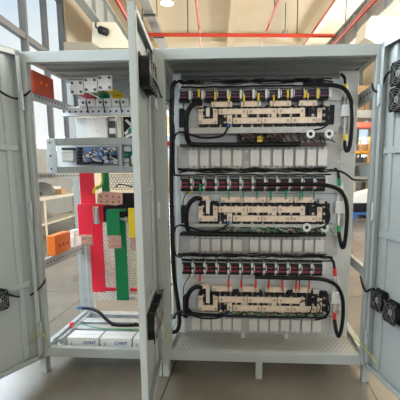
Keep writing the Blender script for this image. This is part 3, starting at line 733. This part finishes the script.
    build(MB().tube([cp3(174.5, y+5, .22), cp3(176, y+0.5, .16), cp3(181, y-1.5, .12), cp3(190, y+1, .105), cp3(202, y+4.2, .105), cp3(216, y+4.0, .12), cp3(224, y+1, .14), cp3(228.5, l1+2, .158)], .0062, 8), 'sheath', M['cable'], lw)
    build(MB().cyl(cp3(228, l1+3.5, .158), cp3(229.3, l1-.2, .158), .010, 8), 'blue_end', M['blue'], lw, label='blue taped end')
    # right hand side: big cable, fuse link
    dx = (0, -5.5, -8)[ui]; fc = [88, 182, 270][ui]
    Yf = .20
    top, bot = [(88, 141), (181, 229), (270, 316)][ui]
    wx0, wx1, wy0, wy1 = [(341.5, 351.5, 106, 118), (335, 345.5, 201, 213.5), (331, 341, 291, 302)][ui]
    fx = (wx0+wx1)/2
    ft = thing('fuse_link', 'white fuse link with %s sleeved ends at the right of the %s unit' % (cn, un), 'fuse', cp3(fx, bot, YP))
    build(MB().box(ux(wx0, wy0, Yf), ux(wx1, wy0, Yf), Yf-.02, Yf+.03, uz(wy1, Yf), uz(wy0, Yf)), 'fuse_body', M['white'], ft, bevel=.006)
    for ya, yb in ((top+4, wy0), (wy1, bot-3)):
        build(MB().box(ux(fx-2.6, ya, Yf+.01), ux(fx-.6, ya, Yf+.01), Yf, Yf+.012, uz(yb, Yf+.01), uz(ya, Yf+.01)).box(ux(fx+.8, ya, Yf+.01), ux(fx+2.8, ya, Yf+.01), Yf, Yf+.012, uz(yb, Yf+.01), uz(ya, Yf+.01)), 'contact_blade', M['bolt'], ft)
        build(MB().box(ux(fx-4.6, ya, .26), ux(fx+4.0, ya, .26), .22, YP, uz((ya+yb)/2+1.8, .26), uz((ya+yb)/2-1.8, .26)), 'clip_block', M['offw'], ft, bevel=.003)
    build(MB().box(ux(fx-3.5, wy0, .28), ux(fx+3.5, wy0, .28), Yf+.03, YP, uz(wy1-2, .28), uz(wy0+2, .28)), 'mounting_block', M['dark'], ft)
    cb = thing('power_cable', 'thick black cable bowing down the right side of the %s unit' % un, 'cable', cp3(fx+5, bot, .12))
    lo = [(303, 85), (320, 85.5), (336, 87), (345, 91), (350.5, 101), (352, 115), (351.5, 132), (349.5, 147), (346.8, 151.5), (345.2, 147), (345.2, 142)] if ui == 0 else \
         [(255, 184.5), (285, 184.5), (318, 184.5), (333, 187), (342, 192), (346.5, 203), (347, 220), (345, 240), (342.8, 247), (340.2, 240), (339.5, 232)] if ui == 1 else \
         [(255, 277), (285, 277.5), (318, 278), (330, 280.5), (338, 286), (342.5, 297), (343.2, 312), (341.5, 327), (338.8, 334.5), (336.3, 329), (335, 318)]
    if ui: lo[-1] = (lo[-1][0]-.5, lo[-1][1])
    build(MB().tube([cp3(x, yy, .125 if x < 330 else .13+.0015*(yy-lo[3][1])**1 if False else .135) for x, yy in lo[:-2]]+[cp3(lo[-2][0], lo[-2][1], .15), cp3(lo[-1][0], lo[-1][1], .185)], .0125, 10), 'sheath', M['cable'], cb)
    e = cp3(lo[-1][0], lo[-1][1]+.3, .185); e2 = cp3(fx-1.2, lo[-1][1]-6.5, .19)
    build(MB().cyl(e, e2, .0125, 10), 'sleeve', M[col], cb, label=cn+' sleeve')
    # upper feeder with coloured sleeve
    uf = thing('feeder_cable', 'short black feeder cable with %s sleeve above the %s fuse link' % (cn, un), 'cable', cp3(fx, top, .2))
    tx = fx-1 if ui == 0 else fx-1.2
    build(MB().tube([cp3(tx-4, top-12, .24), cp3(tx-1.2, top-9, .20), cp3(tx-.4, top-4, .19), cp3(tx, top-1.5, .19)], .009, 8), 'sheath', M['cable'], uf)
    build(MB().cyl(cp3(tx, top-2.5, .19), cp3(tx+.4, top+5, .19), .0105, 10), 'sleeve', M[col], uf, label=cn+' sleeve')
    # white box with dark face beside the end bar, and black relay
    rl = thing('relay', 'pale relay with a dark side beside the right end of the %s unit' % un, 'relay', cp3(327, rw['b3'][1], .25))
    ox = (0, -1, -4)[ui]
    build(MB().box(ux(323+ox, 110, .2), ux(329+ox, 110, .2), .19, .287, uz(rw['b3'][1]+2, .2), uz(rw['b1'][0]+(-2 if ui == 0 else 2), .2)), 'body', M['offw'], rl, bevel=.002)
    build(MB().box(ux(330+ox, 110, .2), ux(335+ox, 110, .2), .21, .287, uz(rw['b3'][1]+1, .2), uz(rw['b2'][0]-3, .2)), 'dark_side', M['contact'], rl, bevel=.002)
    rs = ux(337.8+(0, -5, -9)[ui], rw['b1'][0], .27)
    solo(MB().cyl((rs, .27, uz(rw['c1']-1, .27)), (rs, .27, uz(rw['c1']-8, .27)), .011, 10), 'resistor', M['brown'], 'small brown resistor left of the fuse link of the %s unit' % un, 'resistor')
    # looping wires at right
    lw = thing('loop_wire', 'black looping wire beside the relay of the %s unit' % un, 'wire', cp3(327, rw['ledge'][1], .12))
    yq = rw['b2'][0]
    build(MB().tube([cp3(312, yq+1, .15), cp3(320, yq-2, .13), cp3(326, yq, .12), cp3(329.5, yq+7, .12), cp3(328.5, yq+15, .125), cp3(323, yq+20, .135), cp3(314, yq+22, .15)], .005, 8), 'sheath', M['cable'], lw)
    # two round white ring transformers
    if ui < 2:
        for (xx, yy, nm) in (((310.5, 134.5, 'left'), (329, 134.5, 'right')) if ui == 0 else ((306.8, 227, 'left'), (324.5, 227.5, 'right'))):
            c = cp3(xx, yy, .15)
            rt = thing('ring_transformer', 'round white %s ring with dark centre under the %s unit' % (nm, un), 'ring transformer', c+Vector((0, .02, -.025)), 0)
            build(MB().ring(c.x, c.z, .14, .16, .026, .012, 20), 'ring', M['white'], rt, label='white ring')
            build(MB().cyl((c.x, .146, c.z), (c.x, .158, c.z), .0122, 16), 'core', M['contact'], rt, label='dark centre')
            build(MB().box(c.x-.008, c.x+.008, .160, .20, c.z-.03, c.z+.0), 'bracket', M['offw'], rt)
    else:
        for k in range(3):
            xx = 300+k*9; solo(MB().tube([cp3(xx, 302, .15), cp3(xx+6, 300, .13), cp3(xx+12, 306, .12), cp3(xx+7, 315, .12), cp3(xx, 317, .13), cp3(xx-4, 312, .14)], .004, 6), 'loop_wire', M['cable'], 'thin black wire loop at the right of the bottom unit, %s from the left' % ORD[k], 'wire', 'thin wire loops of the bottom unit')
# odd marks
solo(MB().box(ux(257, 139, .15), ux(262.5, 139, .15), .148, .166, uz(142, .15), uz(136.5, .15)), 'yellow_tag', M['yel'], 'small yellow tag under the middle of the top unit', 'tag', bevel=.002)
solo(MB().cyl(cp3(191, 276.5, .14), cp3(193, 276.5, .14), .012), 'pale_cap', mat('pale_yellow', (.75, .7, .4)), 'pale yellow cap below the first bottom contactor', 'cap')
solo(MB().cyl(cp3(189.5, 192.8, .16), cp3(192, 192.2, .16), .007), 'pale_cap', M['yel'], 'small yellow cap below the first middle contactor', 'cap')

# trunk of cables down the left of the wide cabinet
t = thing('cable_riser', 'vertical black cable trunk down the left upright of the wide cabinet', 'cable', cp3(172, 335, .24))
build(MB().tube([cp3(176, 80, .25), cp3(172.5, 86, .24), cp3(171.5, 105, .24), cp3(171.5, 140, .24), cp3(171.3, 180, .24), cp3(172, 230, .23), cp3(173.3, 262, .22), cp3(175, 285, .22), cp3(178, 305, .22), cp3(179.5, 322, .22), cp3(177.5, 332, .22), cp3(172.5, 334, .22)], .014, 10), 'main_cable', M['cable'], t)
build(MB().tube([cp3(184, 84, .23), cp3(179, 80, .22), cp3(174, 84, .22), cp3(173.5, 98, .22), cp3(172.8, 118, .22), cp3(174, 130, .22), cp3(174, 170, .22), cp3(176.5, 175, .2), cp3(184, 174.5, .19)], .006, 8), 'thin_cable', M['cable'], t)
build(MB().tube([cp3(173.5, 215, .21), cp3(174.3, 250, .2), cp3(178, 257.5, .2), cp3(184, 257, .19)], .006, 8), 'thin_cable', M['cable'], t)
for y in (98, 112, 128, 158, 190, 206, 240, 262): build(MB().cyl(cp3(171.7, y, .24), cp3(171.7, y+1.2, .24), .0175, 10), 'cable_tie', M['blk'], t)
for y, nm, m in ((143, 'upper red', 'red'), (281, 'lower red', 'red'), (294, 'yellow', 'yel')):
    solo(MB().box(ux(165.9, y, .17), ux(169.6, y, .17), .165, .185, uz(y+2.6, .17), uz(y-2.6, .17)), 'marker_plug', M[m], nm+' terminal cap beside the left cable trunk', 'cap', bevel=.003)
for k, y in enumerate((308, 317.5, 327)):
    solo(MB().cyl(cp3(182.5, y, YP), cp3(182.5, y, YP-.012), .0075, 8), 'plate_bolt', M['bolt'], 'dark bolt on the lower left upright, %s from above' % ORD[k], 'bolt', 'dark bolts on the lower left upright')
for k, (x, y) in enumerate(((342, 150), (342, 162), (341, 172))):
    solo(MB().cyl(cp3(x, y, YP-.0), cp3(x, y, YP-.012), .0085, 8), 'plate_bolt', M['bolt'], 'bolt on the right upright below the top fuse link, %s from above' % ORD[k], 'bolt', 'bolts on the right upright')
# wire from right side to the duct
solo(MB().tube([cp3(330, 171, .18), cp3(340, 171.5, .16), cp3(347, 175, .16), cp3(353, 179.5, .2), cp3(362, 180.5, .25), cp3(368, 180, .3)], .006, 8), 'side_cable', M['cable'], 'black cable leaving the middle unit towards the right side rail', 'cable')
gw = thing('ground_wire', 'yellow green ground wire from the right post to the right door', 'wire', at(352, 340, .1))
build(MB().tube([atX(347, 330, 1.25), at(354, 338, .10), at(360, 343, .02), dp(372, 357, D3, .05), dp(377, 366, D3, .03)], .0035, 6), 'sheath', M['gndw'], gw)
gw = thing('ground_wire', 'yellow green ground wire curling between left post and left door', 'wire', at(45, 345, -.05))
build(MB().tube([at(47, 339, -.012), at(43, 334, -.04), at(38, 332, -.06), at(34, 336, -.07), at(33, 341, -.05), dp(29, 345, D1, .05)], .0035, 6), 'sheath', M['gndw'], gw)
gw = thing('ground_wire', 'yellow green ground wire at the foot of the middle door', 'wire', at(166, 330, -.05))
build(MB().tube([at(171, 318, .05), at(168, 331, -.012), at(166, 338, -.05), dp(164, 342, D2, .05)], .0035, 6), 'sheath', M['gndw'], gw)

# ------------------------------------------------------------------ left cabinet
def lx(px, py, Y): return at(px, py, Y).x
def lz(py, Y, px=95): return at(px, py, Y).z
def lb(mb, x0, y0, x1, y1, Y, d):
    ym = (y0+y1)/2; return mb.box(lx(x0, ym, Y), lx(x1, ym, Y), Y, Y+d, lz(y1, Y), lz(y0, Y))
XS = -.762
def siderail(yf, yb, h, lab, holes=True, X=XS, y0_=.047, y1_=.648):
    za = atX(yf[0], yf[1], X).z; 
    build(MB().box(X-.012, X+.012, y0_, y1_, za-h/2, za+h/2), 'side_rail', M['cab'], CL, lab, bevel=.002)
    if holes:
        for i in range(14): build(MB().cyl((X+.0122, .075+i*.042, za), (X+.0135, .075+i*.042, za), .0065, 8), 'rail_hole', M['blk'], CL)
    return za
zA = siderail((45, 100), 0, .05, 'perforated zinc rail')
zB = siderail((50, 261.5), 0, .062, 'perforated zinc rail')
siderail((45, 176), 0, .035, 'perforated zinc rail')
# floor structure
build(MB().box(WL+.045, -.045, .046, .24, FT+.030, FT+.034), 'base_tray', M['perf'], CL, 'perforated base tray', smooth=False)
for yy, yb, Y in ((325, 333, .27), (309, 320, .40), (296.5, 307, .56)):
    z = FT+.05
    build(MB().box(WL+.045, -.045, Y, Y+.075, z-.01, z+.04).box(WL+.045, -.045, Y-.012, Y, z-.01, z+.006), 'cross_beam', M['zinc'], CL, bevel=.002)
build(MB().box(lx(74, 90, .69), -.051, D-.012, D-.006, lz(106, .69), HH-.031), 'rear_panel', M['cab'], CL)
# bottom ladder rail at left side with DIN teeth
t = thing('ladder_rail', 'slotted zinc ladder rail along the left base of the narrow cabinet', 'rail', (XS+.05, .35, FT+.07))
lr = MB().box(XS+.02, XS+.03, .06, .64, FT+.061, FT+.10).box(XS+.062, XS+.072, .06, .64, FT+.061, FT+.10)
build(lr, 'side_bar', M['zinc'], t)
for i in range(14): build(MB().box(XS+.031, XS+.061, .08+i*.04, .095+i*.04, FT+.075, FT+.09), 'rung', M['zinc'], t)
yi = atX(71.5, 319, XS+.046); solo(MB().cyl((XS+.046, yi.y, FT+.091), (XS+.046, yi.y, FT+.125), .016, 12), 'red_insulator', M['busred'], 'small red insulator on the ladder rail near the cabinet floor', 'insulator')
t = thing('power_cable', 'thick black cable lying across the floor of the narrow cabinet', 'cable', at(110, 322, .3))
build(MB().tube([at(82, 308, .40), at(92, 309, .38), at(100, 313, .34), at(107, 320, .30), at(114, 324.5, .27), at(125, 325.3, .26), at(142, 325, .26), at(160, 325.5, .26)], .012, 10), 'sheath', M['cable'], t)
build(MB().cyl(at(78, 307.5, .40), at(83, 308.2, .40), .013, 10), 'blue_end', M['blue'], t, label='blue taped end')
for x in (112, 135): build(MB().cyl(at(x, 324.4, .268), at(x+1.2, 324.5, .268), .0155, 10), 'cable_tie', M['blk'], t)
solo(MB().tube([at(72, 326, .25), at(82, 324, .24), at(92, 327, .23), at(110, 329, .22), at(140, 329, .22)], .003, 6), 'green_wire', M['grn'], 'thin green wire lying behind the white cartons', 'wire')
# cartons with blue lettering
def word(txt, p, size, parent, name='lettering', m='ink'):
    cu = bpy.data.curves.new(name, 'FONT'); cu.body = txt; cu.size = size; cu.extrude = .0004; cu.align_x = 'CENTER'; cu.align_y = 'CENTER'; cu.space_character = 1.05; cu.offset = size*.02
    tmp = bpy.data.objects.new(name, cu); C.objects.link(tmp)
    dg = bpy.context.evaluated_depsgraph_get(); me = bpy.data.meshes.new_from_object(tmp.evaluated_get(dg))
    bpy.data.objects.remove(tmp)
    Rx = Matrix.Rotation(R(90), 4, 'X')
    inv = ROOTS[parent].inverted()
    me.transform(inv @ Matrix.Translation(p) @ Rx)
    me.materials.clear(); me.materials.append(M[m])
    o = bpy.data.objects.new(name, me); C.objects.link(o); o.parent = parent; ROOTS[o] = ROOTS[parent]; o['label'] = 'blue printed lettering'
    return o
for k, (a, b, nm) in enumerate(((67.5, 98.3, 'leftmost white carton with blue lettering at the cabinet front'), (100.3, 131.5, 'second white carton from the left with blue lettering'), (133.0, 163, 'white carton partly hidden behind the middle door'))):
    Yb = .10; X0, X1 = lx(a, 344, Yb), lx(b, 344, Yb); zt = lz(338, Yb); z0 = FT+.0345
    t = thing('carton', nm, 'box', ((X0+X1)/2, Yb+.06, z0), 0, 'white cartons on the cabinet floor')
    build(MB().box(X0, X1, Yb, Yb+.125, z0, zt), 'box_body', M['carton'], t, bevel=.002)
    build(MB().box(X0+.001, X1-.001, Yb+.058, Yb+.066, zt-.002, zt+.0006), 'tape', M['offw'], t)
    word('CHNT', Vector((X0+(X1-X0)*(.72 if k == 0 else .66), Yb-.0006, zt-.034)), .030, t)
    word('||', Vector((X0+(X1-X0)*(.14), Yb-.0006, zt-.040)), .018, t, 'marking')

# upper busbars with square terminal plates
Yt, Yk = .20, .50
for k, (a, y0, b, y1, m, nm) in enumerate(((70, 80.5, 83.2, 94.5, 'busred', 'red'), (83.7, 77.5, 97.2, 92.5, 'busgrn', 'green'), (97.7, 75.2, 112, 90.5, 'busyel', 'yellow'))):
    ym = (y0+y1)/2; X0, X1, Z0, Z1 = lx(a, ym, Yt), lx(b, ym, Yt), at(a, y1, Yt).z, at(a, y0, Yt).z
    t = thing('terminal_busbar', '%s insulated busbar behind a square bolted plate under the roof' % nm, 'busbar', ((X0+X1)/2, Yt, Z0))
    build(MB().box(X0, X1, Yt, Yt+.014, Z0, Z1), 'terminal_plate', M['alu'], t, label='pale square plate', bevel=.003)
    for i in (.18, .82):
        for j in (.18, .82):
            c = (X0+(X1-X0)*i, Yt, Z0+(Z1-Z0)*j); build(MB().cyl(c, (c[0], c[1]-.008, c[2]), .0085, 8), 'bolt', M['dark'], t)
    zc = Z0+.012
    build(MB().box(X0+.012, X1-.006, Yt+.014, Yk-.06, zc, zc+.012).box(X0+.012, X1-.006, Yk-.072, Yk-.06, zc-.05, zc), 'bar', M[m], t, label=nm+' insulated bar')
    if k == 1: build(MB().box(X1-.004, X1+.01, Yt+.014, Yk-.1, zc, zc+.06), 'side_bar', M[m], t)
# lower terminals on the slotted rail
Yr = .40
rl = thing('slotted_rail', 'horizontal slotted zinc rail below the three terminal busbars', 'rail', (-.4, Yr, lz(115, Yr)))
zr0, zr1 = lz(116, Yr), lz(107, Yr)
build(MB().box(-.748, -.03, Yr, Yr+.03, zr0, zr1), 'rail', M['zinc'], rl, bevel=.002)
for i in range(17): build(MB().cyl((-.73+i*.041, Yr, (zr0+zr1)/2), (-.73+i*.041, Yr-.0012, (zr0+zr1)/2), .0075, 8), 'slot', M['blk'], rl)
for k, (a, b, nm) in enumerate(((79.5, 95.5, 'left'), (97, 111.5, 'middle'), (112.5, 129.5, 'right'))):
    t = thing('terminal_block', '%s white terminal block with dark bolts on the slotted rail' % nm, 'terminal', (lx((a+b)/2, 104, Yr), Yr, zr1), 0, 'white terminal blocks')
    z0, z1 = zr1, lz(99, Yr)
    xm = (a+b)/2
    build(MB().box(lx(a, 103, Yr), lx(xm-.5, 103, Yr), Yr-.02, Yr+.03, z0, z1).box(lx(xm+.5, 103, Yr), lx(b, 103, Yr), Yr-.02, Yr+.03, z0, z1), 'block', M['white'], t, bevel=.003)
    for q in (.3, .7):
        x = a+(b-a)*q; build(MB().cyl((lx(x, 103, Yr), Yr-.02, (z0+z1)/2), (lx(x, 103, Yr), Yr-.026, (z0+z1)/2), .009, 8), 'bolt', M['dark'], t)
    build(MB().bar(at(xm-1.5, 101, Yr-.03), at(xm+1, 113, Yr-.03), .006, .006), 'tie_rod', M['blk'], t)
# white slotted end bracket at the right of the rail
mb = MB()
for i in range(3):
    for j in range(2): lb(mb, 131+j*4, 101+i*3.2, 133.6+j*4, 103.4+i*3.2, Yr-.03, .03)
lb(mb, 130.6, 100, 131, 111, Yr-.03, .03)
solo(mb, 'slotted_bracket', M['white'], 'white slotted bracket at the right end of the slotted rail', 'bracket')
# panels between rail and crate
t = thing('control_box', 'flat grey control box behind the slotted rail', 'box', at(92, 138, .5))
build(lb(MB(), 76, 117, 107.5, 138, .48, .10), 'housing', M['plate'], t, bevel=.004)
build(lb(MB(), 87, 117.5, 106.5, 137.5, .474, .0055), 'cover', M['alu'], t, bevel=.002, label='lighter cover plate')
build(MB().cyl(at(97, 131, .474), at(97, 131, .468), .006, 8), 'screw', M['white'], t)
t = thing('small_contactor', 'small contactor with white coil between control box and strip', 'contactor', at(111, 138, .5))
build(lb(MB(), 108.2, 117, 115.5, 138, .50, .08), 'body', M['dark'], t, bevel=.003)
build(lb(MB(), 109, 128, 115, 134, .48, .02), 'coil', M['white'], t, bevel=.004, label='white coil')
build(lb(MB(), 109, 118.5, 115, 121, .49, .01), 'terminal', M['bolt'], t)
solo(lb(MB(), 117.3, 116.5, 121.5, 138, .46, .03), 'wiring_strip', mat('cream_strip', (.72, .70, .55)), 'upright cream wiring strip left of the dark drive', 'strip', bevel=.002)
t = thing('drive_unit', 'dark drive unit with white levers above the right crate end', 'drive', at(130, 138, .5))
build(lb(MB(), 123, 117, 141, 137.5, .48, .1), 'body', M['contact'], t, bevel=.003)
for (a, b, c, d) in ((125, 134, 133, 126), (126, 120, 134, 128), (126, 137, 135, 133)): build(MB().bar(at(a, b, .47), at(c, d, .47), .018, .016), 'lever', M['white'], t, label='white lever')
build(MB().cyl(at(131, 131, .475), at(131, 131, .46), .022, 14), 'knob', M['pcbg'], t)
# instrument crate
Yc = .16
ct = thing('instrument_crate', 'grey instrument crate holding circuit boards across the narrow cabinet', 'crate', at(95, 173, Yc))
cx0, cx1 = lx(47, 155, Yc), -.066
zc0, zc1, zc2, zc3 = lz(173, Yc), lz(166.5, Yc), lz(145, Yc), lz(138, Yc)
build(MB().box(cx0, cx1, Yc, Yc+.02, zc0, zc1), 'lower_rail', M['crate'], ct, bevel=.002)
build(MB().box(cx0, cx1, Yc, Yc+.02, zc2, zc3), 'upper_rail', M['crate'], ct, bevel=.002)
build(MB().box(cx0, lx(56.5, 155, Yc), Yc-.005, Yc-.0005, zc0, zc3), 'end_bracket', M['zinc'], ct, bevel=.002)
for f in (.12, .5, .88): build(MB().cyl((lx(51, 155, Yc), Yc-.005, zc0+(zc3-zc0)*f), (lx(51, 155, Yc), Yc-.007, zc0+(zc3-zc0)*f), .007, 8), 'bolt', M['dark'], ct)
build(MB().box(lx(119, 155, Yc), lx(122, 155, Yc), Yc-.003, Yc+.1, zc0, zc3), 'divider', M['crate'], ct)
build(MB().box(cx0+.01, cx1, Yc+.115, Yc+.12, zc0, zc3), 'back_sheet', M['plate'], ct)
build(MB().box(cx0+.01, cx1, Yc+.02, Yc+.115, zc0, zc0+.004), 'bottom_sheet', M['plate'], ct)
zf = zc1
wt = thing('white_relay', 'white relay box at the left end of the instrument crate', 'relay', at(67, 161, Yc+.05))
build(lb(MB(), 61, 150, 73, 160.5, Yc+.04, .07), 'body', M['white'], wt, bevel=.004)
build(lb(MB(), 61.5, 147.5, 72.5, 149.8, Yc+.045, .06), 'socket', M['dark'], wt)
build(lb(MB(), 62, 152, 72, 152.7, Yc+.0385, .0015), 'groove', M['offw'], wt)
build(lb(MB(), 62.5, 160.5, 72, 162.0, Yc+.05, .04), 'base', M['offw'], wt)
pc = thing('circuit_board', 'populated blue circuit board in the middle of the instrument crate', 'circuit board', at(97, 165, Yc+.08))
build(lb(MB(), 76, 146.5, 118, 165, Yc+.085, .004), 'board', M['pcb'], pc)
for k in range(5):
    y = 147.5+k*3.2; build(lb(MB(), 77.5, y, 81, y+2.2, Yc+.06, .025), 'capacitor', M['blk'], pc, label='black capacitor')
for k, (a, b, w, h, m) in enumerate(((84, 148, 8, 3.5, 'chipb'), (98.5, 149, 4, 8, 'chipb'), (93, 152, 4, 3, 'white'), (86, 154, 5, 3, 'white'), (104, 148, 3, 4, 'white'), (107, 150, 2.5, 10, 'blk'), (111, 147.5, 5, 3, 'bolt'), (112, 153, 4, 5, 'blk'),
                                   (104, 156, 6, 3, 'offw'), (92, 158, 5, 2.5, 'bolt'), (97, 160, 9, 1.6, 'white'), (84, 159, 6, 2, 'chipb'), (111, 160, 6, 4, 'offw'), (89, 150.5, 2, 6, 'blk'), (103, 152.5, 3, 2, 'chipb'))):
    build(lb(MB(), a, b, a+w, b+h, Yc+.07, .015), 'component', M[m], pc)
build(MB().tube([at(77, 163, Yc+.05), at(84, 163.5, Yc+.045), at(95, 162.5, Yc+.05), at(103, 164, Yc+.05)], .007, 8), 'ribbon', M['blk'], pc)
random.seed(3)
for k in range(46):
    a = random.uniform(83, 115); b = random.uniform(147.5, 162); w = random.uniform(1, 2.6)
    build(lb(MB(), a, b, a+w, b+random.uniform(.8, 2.2), Yc+.066-.0001*k, .006), 'component', M[('white', 'bolt', 'blk', 'chipb', 'offw', 'blk', 'brown')[k % 7]], pc)
for k in range(10):
    a = 83+k*3.3; build(MB().tube([at(a, 157+random.uniform(-2, 2), Yc+.06), at(a+2, 160+random.uniform(-1, 1), Yc+.05), at(a+5, 161+random.uniform(-2, 2), Yc+.055)], .003, 5, 3), 'wire', M[('white', 'chipb', 'blk')[k % 3]], pc)
pc = thing('circuit_board', 'green circuit board with white connectors at the right crate end', 'circuit board', at(130, 168, Yc+.08))
build(lb(MB(), 120.5, 146, 140, 169, Yc+.105, .004), 'board', M['pcbg'], pc)
for (a, b, c, d, m) in ((120.5, 146.5, 130, 151.5, 'white'), (120.8, 158.5, 129, 162.5, 'offw'), (120.8, 163, 129.3, 166.5, 'offw'), (123, 154, 128, 156.5, 'pcbg'), (131, 156, 133.5, 165, 'alu'), (121, 166.8, 126, 170, 'dark')):
    build(lb(MB(), a, b, c, d, Yc+.05, .055), 'connector', M[m], pc, bevel=.002)

# red insulating board on the left side, upper
t = thing('insulating_board', 'red insulating board with two studs under the cabinet roof at left', 'board', atX(42, 98, -.73))
a = atX(32.5, 80, -.742); b = atX(53, 88, -.742); za = atX(32.5, 92, -.742).z; zb_ = atX(32.5, 70, -.742).z
build(MB().box(-.752, -.737, a.y, b.y, za, zb_), 'board', M['gpo'], t, bevel=.002)
for px, py in ((40.5, 83), (46, 85)):
    c = atX(px, py, -.737); build(MB().cyl(c, c+Vector((.012, 0, 0)), .010, 10), 'stud', M['orange'], t, label='orange stud')
# red orange insulator block on the side rail
z0 = zB+.032
a = atX(51, 245, XS+.0); b = atX(67, 240, XS+.0)
ob = thing('insulator_block', 'orange busbar insulator block standing on the left side rail', 'insulator', (XS, .2, z0))
y0b, y1b = a.y, b.y
build(MB().box(XS-.028, XS+.028, y0b, y1b, z0, z0+.135), 'block', M['orange'], ob, bevel=.006)
for k in range(3):
    y = y0b+(y1b-y0b)*(.25+.25*k); build(MB().cyl((XS+.028, y, z0+.06), (XS+.034, y, z0+.06), .011, 10), 'boss', M['gpo'], ob)
a = atX(71, 240, XS); b = atX(78, 235, XS)
wb = thing('support_block', 'pale grey stepped support block behind the orange insulator', 'support', (XS, a.y, z0))
build(MB().box(XS-.025, XS+.025, a.y, b.y, z0, z0+.08).box(XS-.02, XS+.02, a.y+.02, b.y-.005, z0+.08, z0+.125), 'block', M['white'], wb, bevel=.004)
# slim zinc post in the rear left
solo(MB().box(lx(80.5, 260, .60), lx(86, 260, .60), .60, .64, FT+.0925, atX(80, 228, XS).z), 'support_post', M['zinc'], 'slim zinc support post at the lower rear left', 'post', bevel=.002)
solo(MB().box(lx(87, 260, .56), lx(92, 260, .56), .55, .58, FT+.0925, lz(245, .56)), 'support_post', M['zinc'], 'short zinc channel post behind the red busbar', 'post', bevel=.002)
# perforated rear sheets
solo(lb(MB(), 96, 222, 146, 300, .53, .004), 'perforated_sheet', M['perfv'], 'large white perforated sheet behind the coloured busbars', 'panel')
solo(lb(MB(), 109, 174, 146, 190, .26, .004), 'perforated_sheet', M['perfv'], 'small white perforated sheet under the instrument crate', 'panel')
solo(lb(MB(), 100, 193, 146, 222, .50, .05), 'dark_cover', M['contact'], 'dark breaker cover behind the copper plate', 'breaker', bevel=.005)
solo(MB().tube([at(116, 187, .24), at(119, 184.5, .23), at(125, 185, .23), at(133, 187, .235)], .004, 6), 'thin_cable', M['cable'], 'thin black cable in front of the small perforated sheet', 'cable')
# coloured busbars
def cbus(name, label, parts, m, plates=(), cat='busbar'):
    (a, b, c, d, Y, dd) = parts[-1]
    t = thing(name, label, cat, at((a+c)/2, d, Y))
    for i, (a, b, c, d, Y, dd) in enumerate(parts): build(lb(MB(), a, b, c, d, Y, dd), 'insulated_bar', M[m], t, bevel=.002)
    for (a, b, c, d, Y) in plates:
        p = build(lb(MB(), a, b, c, d, Y, .008), 'joint_plate', M['copper'], t, bevel=.002, label='bare copper plate with four bolts')
        for i in (.24, .76):
            for j in (.24, .76):
                q = at(a+(c-a)*i, b+(d-b)*j, Y); build(MB().cyl(q, q+Vector((0, -.009, 0)), .0095, 8), 'bolt', M['bolt'], p)
    return t
YR = .30
cbus('phase_busbar', 'red insulated phase busbar stepping down at the left', [(80, 172, 94.5, 204, YR+.03, .012), (77.5, 204, 103, 206.5, YR, .06), (78, 206.5, 93.0, 236, YR, .012), (98.5, 206.5, 103, 222, YR+.06, .012), (90.5, 222, 103.5, 292, YR+.10, .014)], 'busred', [(81, 235, 92.5, 246, YR-.004)])
cbus('phase_busbar', 'green insulated phase busbar in the middle', [(101.5, 173, 109, 192, YR+.06, .012), (106.5, 209.5, 124, 211.5, YR, .06), (106.5, 211.5, 119.5, 237, YR, .012), (115, 222, 127, 300, YR+.10, .014)], 'busgrn', [(108, 235.5, 121, 248, YR-.004)])
cbus('phase_busbar', 'yellow insulated phase busbar partly behind the middle door', [(128.5, 208, 141, 238, YR, .012), (136, 222, 147, 300, YR+.10, .014)], 'busyel', [(130.5, 237.5, 142, 250, YR-.004)])
for k, (x, nm) in enumerate(((109, 'red base bar between the red and green busbars'), (136, 'red base bar to the right of the green busbar'))):
    solo(lb(MB(), x-6, 288, x+6, 291, .45, .03), 'base_bar', M['busred'], nm, 'busbar', bevel=.002)
t = thing('copper_plate', 'bare copper plate with bolt holes above the green busbar', 'plate', at(110, 205, .27))
build(MB().prism([at(97.5, 194, .27), at(104, 191.5, .27), at(122, 193, .27), at(122.5, 204, .27), at(116, 205.5, .27), at(97, 204, .27)], (0, .008, 0)), 'plate', M['copper'], t)
for px, py in ((101, 196.5), (107, 196), (113, 196.5), (119, 197), (101, 201.5), (107, 201.5), (113, 202), (119, 201.5)):
    q = at(px, py, .27); build(MB().cyl(q, q+Vector((0, -.004, 0)), .007, 8), 'bolt', M['brown'], t)
gy = thing('ground_cable', 'yellow green earth cable hanging beside the green busbar top', 'cable', at(97, 197, .24))
build(MB().tube([at(103, 172, .26), at(102.8, 180, .25), at(101, 185, .24), at(95.5, 188, .24), at(93.5, 193, .25)], .0085, 8), 'sheath', M['busyel'], gy, label='yellow sheath')
build(MB().tube([at(103.6, 172, .252), at(103.6, 180, .242), at(101.8, 186, .232), at(96.3, 189, .232)], .005, 8), 'stripe', M['grn'], gy, label='green stripe')
t = thing('insulator_post', 'silver cylindrical insulator between the red bars', 'insulator', at(96, 222, .33))
build(MB().cyl(at(96, 221, .335), at(96, 207.5, .335), .0175, 14), 'cylinder', M['zinc'], t)
build(MB().cyl(at(96, 223.5, .335), at(96, 221, .335), .026, 14), 'base', M['bolt'], t)
t = thing('bolted_link', 'silver bolted link between the green and yellow busbars', 'link', at(128, 222, .34))
build(MB().cyl(at(120, 219.5, .36), at(132, 219.5, .36), .012, 10), 'stud', M['bolt'], t)
build(MB().cyl(at(125, 219.5, .36), at(128, 219.5, .36), .022, 6), 'nut', M['bolt'], t)
t = thing('bolted_link', 'small bolted link at the foot of the green busbar', 'link', at(130, 297, .42))
build(MB().cyl(at(127, 296, .42), at(138, 296, .42), .012, 10), 'stud', M['bolt'], t)
build(MB().cyl(at(130, 296, .42), at(133, 296, .42), .020, 6), 'nut', M['bolt'], t)
